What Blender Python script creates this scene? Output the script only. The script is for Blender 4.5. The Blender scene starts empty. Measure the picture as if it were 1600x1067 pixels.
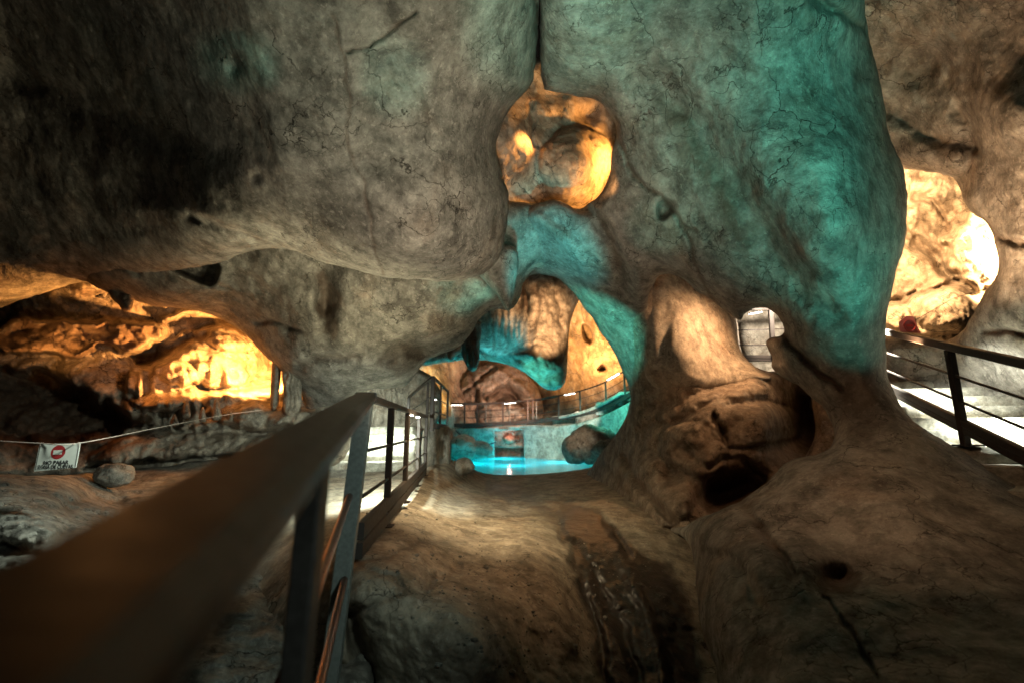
import bpy, bmesh, math, random
import numpy as np
from mathutils import Vector, Matrix
random.seed(7); np.random.seed(7)
S = bpy.context.scene
C = S.collection

# ------------------------------------------------------------------ camera, world, exposure
PITCH = math.radians(10.5); F = 711.1; CX, CY = 800.0, 533.5; CAMZ = 1.6
RIGHT = np.array([1.0, 0, 0]); FWD = np.array([0, math.cos(PITCH), math.sin(PITCH)]); UP = np.array([0, -math.sin(PITCH), math.cos(PITCH)])
CAM = np.array([0, 0, CAMZ])
cd = bpy.data.cameras.new('camera'); cam = bpy.data.objects.new('camera', cd); C.objects.link(cam)
cam.location = (0, 0, CAMZ); cam.rotation_euler = (math.pi/2 + PITCH, 0, 0)
cd.sensor_width = 36; cd.lens = 16.0; cd.clip_start = 0.02; cd.clip_end = 200
cd.dof.use_dof = True; cd.dof.focus_distance = 4.6; cd.dof.aperture_fstop = 1.2
S.camera = cam
w = bpy.data.worlds.new('World'); S.world = w; w.use_nodes = True
w.node_tree.nodes['Background'].inputs[0].default_value = (0.9, 0.75, 0.6, 1)
w.node_tree.nodes['Background'].inputs[1].default_value = 0.006
S.view_settings.view_transform = 'Standard'; S.view_settings.look = 'None'
S.view_settings.exposure = 0.0; S.view_settings.gamma = 1.0

def U(px, py, d):
    return CAM + d*((px-CX)/F*RIGHT - (py-CY)/F*UP + FWD)
def V(px, py, d): return Vector(U(px, py, d))
def DZ(px, py, z):
    dz = math.sin(PITCH) - math.cos(PITCH)*(py-CY)/F
    return (z-CAMZ)/dz
def PZ(px, py, z): return Vector(U(px, py, DZ(px, py, z)))

def lamp(kind, name, src, tgt, col, power, size=0.1, cone=60, blend=0.5):
    l = bpy.data.lights.new(name, kind); o = bpy.data.objects.new(name, l); C.objects.link(o)
    l.energy = power; l.color = col
    o.location = src
    if tgt is not None:
        o.rotation_euler = (Vector(tgt)-Vector(src)).to_track_quat('-Z', 'Y').to_euler()
    if kind == 'SPOT': l.spot_size = math.radians(cone); l.spot_blend = blend; l.shadow_soft_size = size
    elif kind == 'POINT': l.shadow_soft_size = size
    return o
TEAL = (0.09, 0.72, 0.57); CYAN = (0.06, 0.60, 0.72); ORANGE = (1.0, 0.42, 0.10); WARM = (1.0, 0.72, 0.42); WHITE = (1.0, 0.93, 0.78); COOL = (0.85, 1.0, 0.88); NEUT = (1.0, 0.84, 0.62)
#LIGHTS
GREY = (1.0, 0.91, 0.74)
# unseen fill floods on the near rocks
lamp('SPOT', 'ceiling_flood', (0.3, 2.0, 0.6), V(740, 260, 4.6), (1, .88, .68), 560, .12, 74, 1.0)
lamp('SPOT', 'ceiling_low_flood', V(640, 700, 5.2), V(560, 470, 6.2), (1, .9, .6), 440.0, .12, 95, .9)
lamp('SPOT', 'wall_flood', (0.2, 0.5, 0.9), V(900, 310, 5.6), (1, .82, .62), 310, .15, 60, 1.0)
lamp('SPOT', 'path_flood', V(720, 560, 5.0), V(740, 800, 5.6), (1, .78, .46), 310, .08, 125, .9)
lamp('SPOT', 'floor_flood', V(840, 420, 3.4), V(730, 860, 3.8), (1, .58, .30), 70, .15, 66, .9)
lamp('SPOT', 'base_flood', V(1180, 400, 2.9), V(1340, 740, 3.6), (1, .58, .32), 46, .15, 84, .9)
lamp('SPOT', 'side_wall_flood', V(1440, 560, 5.0), V(1500, 160, 5.8), (1, .62, .34), 665.0, .1, 90, .9)
# teal floods
lamp('SPOT', 'teal_pillar_flood', (2.3, 0.9, 0.5), V(1330, 290, 4.2), TEAL, 600, .04, 37, .6)
lamp('SPOT', 'teal_high_flood', (2.1, 0.7, 0.6), V(1180, 30, 4.0), TEAL, 820, .04, 46, .7)
lamp('SPOT', 'teal_low_flood', (2.4, 0.9, 0.6), V(1355, 470, 4.4), TEAL, 230, .05, 20, .35)
lamp('SPOT', 'teal_crack_flood', (0.3, 0.6, 0.6), V(875, 20, 4.2), TEAL, 840.0, .05, 22, .8)
lamp('SPOT', 'teal_arch_flood', V(820, 540, 5.2), V(868, 392, 7.2), (.01, .60, .62), 620, .05, 46, 1.0)
lamp('SPOT', 'teal_roof_flood', V(790, 640, 7.2), V(745, 470, 7.0), TEAL, 200, .05, 44, 1.0)
lamp('SPOT', 'teal_limb_flood', V(830, 590, 6.3), V(935, 520, 8.4), TEAL, 660.0, .05, 50, .7)
lamp('SPOT', 'teal_dent_flood', (0.9, 0.8, 0.6), V(1030, 355, 5.8), TEAL, 500, .03, 9, .9)
lamp('SPOT', 'teal_speck_flood', (0.3, 0.9, 2.5), V(610, 125, 4.2), TEAL, 200, .05, 12, .9)
lamp('SPOT', 'teal_spot_flood', (0.1, 0.9, 2.5), V(365, 100, 4.2), TEAL, 200, .03, 8, .9)
# left grotto
lamp('SPOT', 'grotto_lamp', V(425, 572, 9.4), V(345, 520, 11.2), (1, .41, .10), 2600, .08, 155, .4)
lamp('POINT', 'grotto_side_lamp', V(235, 575, 8.3), None, (1, .30, .06), 28, .1)
lamp('SPOT', 'grotto_roof_lamp', V(60, 570, 7.6), V(110, 480, 9.2), ORANGE, 170, .1, 90, .9)
lamp('SPOT', 'grotto_floor_lamp', V(400, 640, 7.6), V(300, 715, 7.0), ORANGE, 70, .1, 100, .8)
lamp('SPOT', 'left_floor_flood', V(330, 470, 3.0), V(180, 830, 3.9), COOL, 240, .1, 80, .9)
lamp('SPOT', 'rail_rim_fill', V(200, 500, 1.6), V(380, 740, .9), (1, .42, .12), 1.6, .03, 70, 1.0)  # added fill, imitates an orange rim of grotto light on the handrail
lamp('SPOT', 'post_fill', V(800, 640, 1.2), V(520, 800, 2.2), (.75, 1, .92), 43.2, .05, 80, .9)  # added unseen fill lighting the railing posts
# round window
lamp('SPOT', 'window_lamp', V(1000, 250, 7.6), V(900, 230, 7.8), (1, .40, .08), 304.0, .05, 110, .8)
lamp('SPOT', 'window_low_lamp', V(1000, 310, 7.2), V(900, 290, 7.6), (1, .40, .08), 200, .05, 100, .8)
lamp('SPOT', 'window_jamb_lamp', V(880, 190, 7.0), V(795, 250, 7.0), (1, .40, .09), 330, .05, 42, .8)
# orange jamb
lamp('SPOT', 'left_path_lamp', V(600, 650, 5.2), V(560, 760, 6.0), COOL, 520.0, .05, 140, .8)
lamp('SPOT', 'jamb_lamp', V(1205, 445, 7.0), V(1090, 560, 7.8), (1, .56, .27), 360, .08, 104, 1.0)
lamp('SPOT', 'gap_lamp', V(1235, 470, 8.4), V(1190, 540, 10.2), WHITE, 500, .05, 110, .6)
lamp('SPOT', 'mound_flood', V(1130, 480, 5.2), V(1150, 690, 6.3), (1, .52, .24), 45, .1, 90, .8)
# right stair, right window
lamp('SPOT', 'right_window_lamp', V(1365, 300, 7.5), V(1480, 420, 9.0), (1, .60, .28), 2000, .08, 140, .6)
lamp('SPOT', 'right_window_side_lamp', V(1625, 380, 7.5), V(1470, 420, 9.0), (1, .60, .28), 2000, .1, 120, .8)
lamp('SPOT', 'stair_lamp', V(1690, 480, 4.4), V(1600, 690, 4.6), (.92, 1, .88), 1700, .06, 58, .7)
lamp('SPOT', 'stair_hidden_lamp', V(1345, 500, 6.0), V(1480, 640, 5.8), (.95, 1, .88), 1300, .08, 80, .6)
lamp('SPOT', 'left_stair_lamp', V(610, 640, 8.7), V(580, 720, 9.4), COOL, 380, .06, 150, .8)
# pool chamber
lamp('SPOT', 'column_lamp', V(880, 570, 12.5), V(850, 505, 16.6), (1, .58, .28), 2600, .1, 34, .7)
lamp('SPOT', 'chamber_side_lamp', V(880, 560, 18.0), V(930, 520, 21), (1, .46, .13), 3450.0, .2, 110, .8)
lamp('SPOT', 'chamber_mound_flood', V(840, 655, 17.5), V(770, 600, 21.5), (1, .55, .36), 1200.0, .2, 70, .8)
lamp('SPOT', 'drapery_lamp', V(720, 655, 17.0), V(685, 600, 19.0), (1, .55, .14), 1000.0, .2, 60, .8)
lamp('SPOT', 'teal_ledge_flood', V(700, 470, 15.2), V(770, 550, 17.0), CYAN, 750, .1, 70, 1.0)
lamp('SPOT', 'teal_column_flood', V(760, 650, 14), V(850, 575, 16), TEAL, 744.0, .1, 34, .8)
lamp('SPOT', 'teal_bridge_flood', V(960, 560, 14), V(950, 660, 16.5), TEAL, 1560.0, .1, 60, .8)
lamp('SPOT', 'bridge_wall_flood', V(840, 600, 15.5), V(852, 695, 19), WHITE, 900, .1, 52, .9)
lamp('POINT', 'niche_lamp', V(796, 676, 20.1), None, (1, .5, .4), 12, .1)
lamp('SPOT', 'bridge_strip_lamp', V(905, 600, 18.8), V(915, 660, 18.4), WHITE, 500, .1, 120, .8)
lamp('SPOT', 'sign_fill', V(420, 420, 2.0), V(92, 712, 3.4), (.9, 1, .85), 7, .05, 16, .8)  # added unseen spot brightening the no-entry sign
lamp('SPOT', 'pillar_grey_flood', (2.0, 0.9, 0.9), V(1290, 260, 4.2), (.75, .95, .85), 60, .1, 60, .9)
lamp('SPOT', 'roof_teal_wash', (0.2, 0.9, 2.5), V(560, 60, 3.8), TEAL, 60, .1, 50, .9)
lamp('SPOT', 'ceiling_band_flood', V(600, 690, 4.6), V(340, 385, 5.8), (1, .9, .6), 150, .1, 50, .9)
lamp('SPOT', 'step_face_flood', V(890, 655, 15.5), V(925, 645, 18.2), WHITE, 420, .1, 34, .7)
lamp('SPOT', 'boulder_fill', V(800, 640, 13), V(922, 695, 15.2), NEUT, 220, .1, 22, .9)  # added unseen fill to lighten the boulders right of the pool
lamp('SPOT', 'near_post_fill', (0.3, 0.25, 1.6), (-.43, 1.0, 1.15), (.9, 1, .92), 2.2, .05, 44, .9)  # added fill beside the camera for the nearest post
lamp('SPOT', 'window_front_fill', V(960, 300, 5.9), V(880, 240, 7.4), (1, .46, .16), 45, .05, 70, .9)  # added warm fill brightening the rock inside the round window
#ENDLIGHTS

# ------------------------------------------------------------------ noise
_P = np.random.RandomState(3).permutation(256); _P = np.concatenate([_P, _P, _P])
_G = np.random.RandomState(4).normal(size=(256, 3)); _G /= np.linalg.norm(_G, axis=1)[:, None]
def perlin(p):
    i = np.floor(p).astype(int); f = p - i; i &= 255
    u = f*f*f*(f*(f*6-15)+10)
    def g(dx, dy, dz):
        h = _P[_P[_P[i[:, 0]+dx]+i[:, 1]+dy]+i[:, 2]+dz]
        return np.einsum('ij,ij->i', _G[h], f - np.array([dx, dy, dz]))
    def L(a, b, t): return a + (b-a)*t
    x00 = L(g(0,0,0), g(1,0,0), u[:,0]); x10 = L(g(0,1,0), g(1,1,0), u[:,0])
    x01 = L(g(0,0,1), g(1,0,1), u[:,0]); x11 = L(g(0,1,1), g(1,1,1), u[:,0])
    return L(L(x00, x10, u[:,1]), L(x01, x11, u[:,1]), u[:,2])
def fbm(p, sc, octv=4, ridged=False, seed=0):
    t = 0; a = 1; q = p/sc + seed*17.3 + 100
    for k in range(octv):
        n = perlin(q)
        t = t + a*((0.5-2*np.abs(n)) if ridged else n*1.6)
        a *= .5; q = q*2.03 + 5.1
    return t

def smooth_poly(pts, n=2, closed=True):
    pts = np.array(pts, float)
    for _ in range(n):
        if closed:
            nx = np.roll(pts, -1, 0); pts = np.stack([pts*.75+nx*.25, pts*.25+nx*.75], 1).reshape(-1, 2)
        else:
            nx = pts[1:]; m = np.stack([pts[:-1]*.75+nx*.25, pts[:-1]*.25+nx*.75], 1).reshape(-1, 2)
            pts = np.vstack([pts[:1], m, pts[-1:]])
    return pts
def poly_dist(P, poly, closed=True):
    """distance, nearest point, inside"""
    best = np.full(len(P), 1e18); near = np.zeros_like(P); ins = np.zeros(len(P), bool)
    n = len(poly); m = n if closed else n-1
    for k in range(m):
        a = poly[k]; b = poly[(k+1) % n]; ab = b-a; L2 = ab@ab + 1e-12
        t = np.clip(((P-a)@ab)/L2, 0, 1); q = a + t[:, None]*ab
        d = ((P-q)**2).sum(1); s = d < best
        best[s] = d[s]; near[s] = q[s]
        if closed:
            c = ((a[1] > P[:, 1]) != (b[1] > P[:, 1]))
            with np.errstate(divide='ignore', invalid='ignore'):
                xi = a[0] + (P[:, 1]-a[1])*(b[0]-a[0])/(b[1]-a[1] if b[1] != a[1] else 1e-9)
            ins ^= c & (P[:, 0] < xi)
    return np.sqrt(best), near, ins
def tps(ctrl):
    c = np.array([(a[0], a[1]) for a in ctrl], float)/400; v = np.log(np.array([a[2] for a in ctrl], float))
    def k(r2): return 0.5*r2*np.log(r2+1e-9)
    n = len(c); K = k(((c[:, None]-c[None])**2).sum(-1)) + np.eye(n)*0.004
    Pm = np.hstack([np.ones((n, 1)), c]); A = np.block([[K, Pm], [Pm.T, np.zeros((3, 3))]])
    sol = np.linalg.solve(A, np.concatenate([v, np.zeros(3)]))
    def f(P):
        q = P/400; out = np.zeros(len(P))
        for i in range(0, len(P), 40000):
            z = q[i:i+40000]
            out[i:i+40000] = k(((z[:, None]-c[None])**2).sum(-1))@sol[:n] + sol[n] + z@sol[n+1:]
        return np.exp(out)
    return f
def sstep(x): x = np.clip(x, 0, 1); return x*x*(3-2*x)

def make_mesh(name, v, f, mat, smooth=True, parent=None):
    me = bpy.data.meshes.new(name); v = np.asarray(v, np.float32)
    if isinstance(f, np.ndarray):
        me.vertices.add(len(v)); me.vertices.foreach_set('co', v.ravel())
        k = f.shape[1]; me.loops.add(f.size); me.loops.foreach_set('vertex_index', f.ravel().astype(np.int32))
        me.polygons.add(len(f)); me.polygons.foreach_set('loop_start', np.arange(0, f.size, k, dtype=np.int32))
        me.polygons.foreach_set('loop_total', np.full(len(f), k, np.int32))
        me.update(calc_edges=True); me.validate()
    else:
        me.from_pydata([tuple(map(float, x)) for x in v], [], f); me.update()
    me.polygons.foreach_set('use_smooth', [smooth]*len(me.polygons))
    o = bpy.data.objects.new(name, me); C.objects.link(o)
    if mat: me.materials.append(mat)
    if parent: o.parent = parent
    return o
def tag(o, label=None, cat=None, group=None, kind=None):
    if label: o['label'] = label
    if cat: o['category'] = cat
    if group: o['group'] = group
    if kind: o['kind'] = kind
    return o

def relief(name, outline, ctrl, mat, holes=(), step=3.0, rw=40, thick=.6, feats=(), noise=((1.3, .10, 4, 0), (.25, .03, 3, 0)),
           smooth=2, stain_shades=(), jag=0.0):
    """closed rock body: a front sculpted from control depths, edges rounding over into a back face"""
    poly = smooth_poly(outline, smooth); hs = [smooth_poly(h, smooth) for h in holes]
    x0, y0 = poly.min(0)-step; x1, y1 = poly.max(0)+step
    xs = np.arange(x0, x1+step, step); ys = np.arange(y0, y1+step, step)
    nx, ny = len(xs), len(ys)
    gx, gy = np.meshgrid(xs, ys); P = np.stack([gx.ravel(), gy.ravel()], 1)
    if jag:
        q = np.stack([P[:, 0], P[:, 1], P[:, 0]*0], 1)
        W = np.stack([fbm(q, 60, 4, seed=1), fbm(q, 60, 4, seed=2)], 1)*jag
    else: W = 0*P
    Q = P + W
    d, near, ins = poly_dist(Q, poly)
    for h in hs:
        dh, nh, ih = poly_dist(Q, h)
        ins &= ~ih; s = dh < d; d[s] = dh[s]; near[s] = nh[s]
    cell = np.zeros((ny-1, nx-1), bool); I = ins.reshape(ny, nx)
    cell = (I[:-1, :-1].astype(int)+I[1:, :-1]+I[:-1, 1:]+I[1:, 1:]) >= 1
    idx = np.arange(nx*ny).reshape(ny, nx)
    quads = np.stack([idx[:-1, :-1], idx[1:, :-1], idx[1:, 1:], idx[:-1, 1:]], -1)[cell]
    used = np.zeros(nx*ny, bool); used[quads.ravel()] = True
    out = used & ~ins
    mv = near - Q; P[out] += mv[out]            # snap onto the outline
    d[out] = 0
    remap = -np.ones(nx*ny, int); remap[used] = np.arange(used.sum())
    P = P[used]; d = d[used]; out = out[used]; quads = remap[quads]
    D = tps(ctrl)(P)
    t = np.clip(d/rw, 0, 1); prof = np.sqrt(np.clip(1-(1-t)**2, 0, 1))
    base = D.copy()
    q = np.stack([P[:, 0], P[:, 1], P[:, 0]*0], 1)
    Pw = P + np.stack([fbm(q, 45, 3, seed=5), fbm(q, 45, 3, seed=6)], 1)*7
    stain_shade = np.zeros(len(P))
    for ft in feats:
        k = ft[0]
        if k == 'b':      # bump: cx, cy, rx, ry, rot, metres (negative = towards the viewer)
            _, cx, cy, rx, ry, rot, a = ft; c, s = math.cos(math.radians(rot)), math.sin(math.radians(rot))
            ux = ((P[:, 0]-cx)*c + (P[:, 1]-cy)*s)/rx; uy = (-(P[:, 0]-cx)*s + (P[:, 1]-cy)*c)/ry
            D += a*np.exp(-(ux*ux+uy*uy))
        elif k == 'd':    # ball dome
            _, cx, cy, rx, ry, rot, a = ft; c, s = math.cos(math.radians(rot)), math.sin(math.radians(rot))
            ux = ((Pw[:, 0]-cx)*c + (Pw[:, 1]-cy)*s)/rx; uy = (-(Pw[:, 0]-cx)*s + (Pw[:, 1]-cy)*c)/ry
            D += a*np.sqrt(np.clip(1-(ux*ux+uy*uy), 0, 1))
        elif k == 'g':    # groove / crack: pts, width, depth
            dd = poly_dist(Pw, smooth_poly(ft[1], 1, False), False)[0]
            g = np.exp(-(dd/ft[2])**2); D += ft[3]*g
            if len(ft) > 4: stain_shade = np.maximum(stain_shade, g*ft[4])
        elif k == 'p':    # pit: polygon, metres, softness px
            dd, _, i2 = poly_dist(P + (Pw-P)*ft[4] if len(ft) > 4 else P, smooth_poly(ft[1], 2))
            D += ft[2]*sstep(np.where(i2, dd, 0)/ft[3])
        elif k == 'c':    # change of plane: one side of a line pushed: p, q, slope (m/px), max
            a = np.array(ft[1], float); b = np.array(ft[2], float); ab = (b-a)/np.linalg.norm(b-a)
            s = (P[:, 0]-a[0])*ab[1] - (P[:, 1]-a[1])*ab[0]
            D += np.clip(s*ft[3], 0, ft[4])
        elif k == 'f':    # flutes: cx,cy,rx,ry, wavelength px, metres
            _, cx, cy, rx, ry, wl, a = ft
            m = np.exp(-((P[:, 0]-cx)/rx)**4-((P[:, 1]-cy)/ry)**4)
            D += a*m*np.abs(np.sin(Pw[:, 0]*math.pi/wl))
    pos = CAM + D[:, None]*(((P[:, 0]-CX)/F)[:, None]*RIGHT - ((P[:, 1]-CY)/F)[:, None]*UP + FWD)
    nz = np.zeros(len(P))
    for i, (sc, am, oc, rd) in enumerate(noise):
        nz += am*fbm(pos, sc, oc, bool(rd), seed=i)
    for st in stain_shades:     # painted shade, wet zones and other stains: polygon, softness, strength
        dd, _, i2 = poly_dist(P + (Pw-P)*2.2, smooth_poly(st[0], 2))
        stain_shade = np.maximum(stain_shade, sstep(np.where(i2, dd, 0)/st[1])*st[2])
    front = D + thick*(1-prof) + nz*(0.15+.85*t)
    back = base + thick*(1+prof) + np.maximum(0, (D-base))
    def up(dd): return CAM + dd[:, None]*(((P[:, 0]-CX)/F)[:, None]*RIGHT - ((P[:, 1]-CY)/F)[:, None]*UP + FWD)
    vf = up(front)
    back = np.maximum(back, front+.02); back[out] = front[out]
    # back only every quad too, sharing boundary vertices
    n = len(P); bi = np.arange(n); inn = ~out; bi[inn] = n + np.arange(inn.sum())
    vb = up(back)[inn]
    qb = bi[quads][:, ::-1]
    allv = np.vstack([vf, vb]); allf = np.vstack([quads, qb])
    o = make_mesh(name, allv, allf, mat)
    at = o.data.attributes.new('stain_shade', 'FLOAT', 'POINT')
    sv = np.concatenate([stain_shade, stain_shade[inn]]).astype(np.float32)
    at.data.foreach_set('value', sv)
    return o

# ------------------------------------------------------------------ materials
def N(nt, t, **k):
    n = nt.nodes.new(t)
    for a, b in k.items():
        if a.startswith('i_'): n.inputs[a[2:].replace('_', ' ')].default_value = b
        else: setattr(n, a, b)
    return n
def rock(name, c1, c2, c3, stain_shade_c=(0.05, .03, .018), sc=1.0, rough=.75, bump=.5, spec=.3, crack=1.0, wet=None):
    m = bpy.data.materials.new(name); m.use_nodes = True; nt = m.node_tree; L = nt.links.new
    b = nt.nodes['Principled BSDF']; b.inputs['Specular IOR Level'].default_value = spec
    geo = N(nt, 'ShaderNodeNewGeometry')
    def noise(scale, det=6, rough_=.6, dist=0):
        n = N(nt, 'ShaderNodeTexNoise'); n.inputs['Scale'].default_value = scale*sc; n.inputs['Detail'].default_value = det
        n.inputs['Roughness'].default_value = rough_; n.inputs['Distortion'].default_value = dist
        L(geo.outputs['Position'], n.inputs['Vector']); return n.outputs['Fac']
    def ramp(fac, a, b_):
        r = N(nt, 'ShaderNodeMapRange'); r.inputs[1].default_value = a; r.inputs[2].default_value = b_; L(fac, r.inputs[0]); return r.outputs[0]
    def mix(f, a, b_, mode='MIX'):
        x = N(nt, 'ShaderNodeMix', data_type='RGBA', blend_type=mode)
        if isinstance(f, float): x.inputs[0].default_value = f
        else: L(f, x.inputs[0])
        for i, z in ((6, a), (7, b_)):
            if isinstance(z, tuple): x.inputs[i].default_value = (*z, 1)
            else: L(z, x.inputs[i])
        return x.outputs[2]
    col = mix(ramp(noise(1.1, 5, .65, .3), .38, .62), c1, c2)
    col = mix(ramp(noise(3.3, 7, .7, .5), .50, .72), col, c3)
    # lighter calcite film, ochre wash and vertical seepage streaks
    col = mix(ramp(noise(1.9, 8, .75, .5), .56, .70), col, mix(.55, col, (.55, .50, .42)))
    col = mix(ramp(noise(.8, 4, .6, .6), .55, .75), col, mix(.5, col, (.30, .15, .06)))
    sv = N(nt, 'ShaderNodeMapping'); sv.inputs['Scale'].default_value = (1, 1, .22); L(geo.outputs['Position'], sv.inputs[0])
    sn = N(nt, 'ShaderNodeTexNoise'); sn.inputs['Scale'].default_value = 6*sc; sn.inputs['Detail'].default_value = 7; sn.inputs['Roughness'].default_value = .65; sn.inputs['Distortion'].default_value = .5
    L(sv.outputs[0], sn.inputs['Vector'])
    col = mix(ramp(sn.outputs['Fac'], .52, .70), col, mix(.55, col, (.03, .022, .016)))
    fine = ramp(noise(24, 8, .8), .34, .66)
    blot = ramp(noise(4.2, 7, .68, .2), .40, .60)
    col = mix(blot, mix(.48, col, (0, 0, 0)), mix(.10, col, (.8, .76, .68)))
    blo2 = ramp(noise(17, 6, .7, .3), .57, .63)
    col = mix(blo2, col, mix(.22, col, (.75, .68, .58)))
    col = mix(fine, mix(.24, col, (0.0, 0.0, 0.0)), mix(.07, col, (.9, .85, .75)))
    # speckle of mineral grains
    col = mix(ramp(noise(50, 4, .9), .56, .66), col, mix(.40, col, (0, 0, 0)))
    # cracks: warped voronoi edges, masked
    warp = N(nt, 'ShaderNodeTexNoise'); warp.inputs['Scale'].default_value = 2.5*sc; warp.inputs['Detail'].default_value = 5
    L(geo.outputs['Position'], warp.inputs['Vector'])
    vm = N(nt, 'ShaderNodeVectorMath', operation='MULTIPLY_ADD'); vm.inputs[1].default_value = (.7, .7, .7)
    L(warp.outputs['Color'], vm.inputs[0]); L(geo.outputs['Position'], vm.inputs[2])
    hs = []
    for vs, wd, ms, lo in ((1.3, .009, .8, .46), (4.5, .020, 1.3, .52)):
        vo = N(nt, 'ShaderNodeTexVoronoi', feature='DISTANCE_TO_EDGE'); vo.inputs['Scale'].default_value = vs*sc
        L(vm.outputs[0], vo.inputs['Vector'])
        line = ramp(vo.outputs['Distance'], wd, 0.0)
        mk = ramp(noise(ms, 3, .5), lo, lo+.08)
        mu = N(nt, 'ShaderNodeMath', operation='MULTIPLY', use_clamp=True); L(line, mu.inputs[0]); L(mk, mu.inputs[1])
        m2 = N(nt, 'ShaderNodeMath', operation='MULTIPLY'); L(mu.outputs[0], m2.inputs[0]); m2.inputs[1].default_value = .85*crack
        col = mix(m2.outputs[0], col, (.02, .015, .01)); hs.append(m2.outputs[0])
    st = N(nt, 'ShaderNodeAttribute', attribute_name='stain_shade')
    col = mix(st.outputs['Fac'], col, mix(fine, stain_shade_c, tuple(min(1, x*2.2) for x in stain_shade_c)))
    L(col, b.inputs['Base Color'])
    # bump
    hsum = N(nt, 'ShaderNodeMath', operation='ADD'); L(noise(5.5, 5, .55, 0), hsum.inputs[0])
    h2 = N(nt, 'ShaderNodeMath', operation='MULTIPLY_ADD'); L(noise(40, 6, .75), h2.inputs[0]); h2.inputs[1].default_value = .16; L(hsum.outputs[0], h2.inputs[2])
    h3 = N(nt, 'ShaderNodeMath', operation='SUBTRACT'); L(h2.outputs[0], h3.inputs[0]); L(hs[0], h3.inputs[1])
    h4 = N(nt, 'ShaderNodeMath', operation='MULTIPLY_ADD'); L(hs[1], h4.inputs[0]); h4.inputs[1].default_value = -.5; L(h3.outputs[0], h4.inputs[2])
    hsum.inputs[1].default_value = 0
    bp = N(nt, 'ShaderNodeBump'); bp.inputs['Strength'].default_value = bump; bp.inputs['Distance'].default_value = .075/sc
    L(h4.outputs[0], bp.inputs['Height']); L(bp.outputs[0], b.inputs['Normal'])
    rr = ramp(noise(2.2, 4, .6), .3, .7)
    r2 = N(nt, 'ShaderNodeMapRange'); r2.inputs[3].default_value = rough-.12; r2.inputs[4].default_value = min(1, rough+.12); L(rr, r2.inputs[0])
    if wet is not None:     # stained zones are wet
        rm = N(nt, 'ShaderNodeMix', data_type='FLOAT'); L(st.outputs['Fac'], rm.inputs[0]); L(r2.outputs[0], rm.inputs[2]); rm.inputs[3].default_value = wet
        L(rm.outputs[0], b.inputs['Roughness'])
    else: L(r2.outputs[0], b.inputs['Roughness'])
    return m
def plain(name, col, rough=.5, metal=0.0, var=.25, sc=20, emis=None, es=0, bump=.1):
    m = bpy.data.materials.new(name); m.use_nodes = True; nt = m.node_tree; L = nt.links.new; b = nt.nodes['Principled BSDF']
    tc = N(nt, 'ShaderNodeNewGeometry'); n = N(nt, 'ShaderNodeTexNoise'); n.inputs['Scale'].default_value = sc; n.inputs['Detail'].default_value = 6
    L(tc.outputs['Position'], n.inputs['Vector'])
    x = N(nt, 'ShaderNodeMix', data_type='RGBA'); L(n.outputs['Fac'], x.inputs[0])
    x.inputs[6].default_value = (*[c*(1-var) for c in col], 1); x.inputs[7].default_value = (*[min(1, c*(1+var)) for c in col], 1)
    L(x.outputs[2], b.inputs['Base Color']); b.inputs['Metallic'].default_value = metal
    r = N(nt, 'ShaderNodeMapRange'); r.inputs[3].default_value = rough*.75; r.inputs[4].default_value = min(1, rough*1.25); L(n.outputs['Fac'], r.inputs[0]); L(r.outputs[0], b.inputs['Roughness'])
    bp = N(nt, 'ShaderNodeBump'); bp.inputs['Strength'].default_value = bump; bp.inputs['Distance'].default_value = .01; L(n.outputs['Fac'], bp.inputs['Height']); L(bp.outputs[0], b.inputs['Normal'])
    if emis: b.inputs['Emission Color'].default_value = (*emis, 1); b.inputs['Emission Strength'].default_value = es
    return m
M = {}
M['ceil'] = rock('ceiling_limestone', (.17, .155, .125), (.30, .275, .225), (.09, .075, .055), bump=.5)
M['wall'] = rock('wall_limestone', (.19, .165, .14), (.31, .28, .235), (.09, .065, .05), bump=.5)
M['brown'] = rock('brown_limestone', (.22, .15, .10), (.32, .235, .165), (.10, .065, .04), bump=.6)
M['floor'] = rock('floor_flowstone', (.25, .19, .125), (.36, .285, .195), (.11, .075, .045), stain_shade_c=(.010, .006, .004), wet=.3, spec=.35, bump=.35)
M['grotto'] = rock('grotto_limestone', (.26, .20, .135), (.44, .36, .26), (.05, .035, .022), sc=.8, bump=.8)
M['ground'] = rock('grey_ground_rock', (.20, .185, .15), (.33, .31, .26), (.07, .06, .045), sc=1.2, bump=.9)
M['pale'] = rock('pale_limestone', (.42, .34, .25), (.54, .45, .35), (.22, .13, .07), sc=.8)
M['fin'] = rock('peach_limestone', (.34, .275, .21), (.44, .37, .29), (.20, .15, .11), bump=.3, crack=.7)
M['back'] = rock('chamber_limestone', (.36, .28, .21), (.48, .39, .30), (.20, .125, .08), sc=.4, bump=.4)
M['concrete'] = rock('stained_concrete', (.34, .31, .25), (.44, .40, .34), (.20, .15, .10), sc=.8, crack=.4, bump=.25)
M['step'] = rock('stone_step', (.42, .39, .31), (.54, .50, .41), (.18, .15, .11), sc=1.5, crack=.5)
M['steel'] = plain('painted_steel', (.028, .018, .013), .62, .1, .3, 30)
M['rail'] = plain('brown_handrail_paint', (.012, .007, .005), .5, .0, .35, 40)
M['galv'] = plain('galvanised_steel', (.20, .21, .195), .38, .3, .45, 45)
M['copper'] = plain('brown_steel_rod', (.16, .06, .03), .3, .7, .3, 60)
M['rope'] = plain('pale_rope', (.45, .36, .3), .9)
M['lamp'] = plain('lamp_diffuser', (.8, .8, .8), .5, 0, .05, 5, (1, .92, .78), 14)
M['cable'] = plain('black_cable', (.02, .02, .02), .5)
M['board'] = plain('white_sign_board', (.62, .62, .55), .35, 0, .12, 40)
M['red'] = plain('sign_red', (.35, .03, .03), .4, 0, .1)
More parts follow.
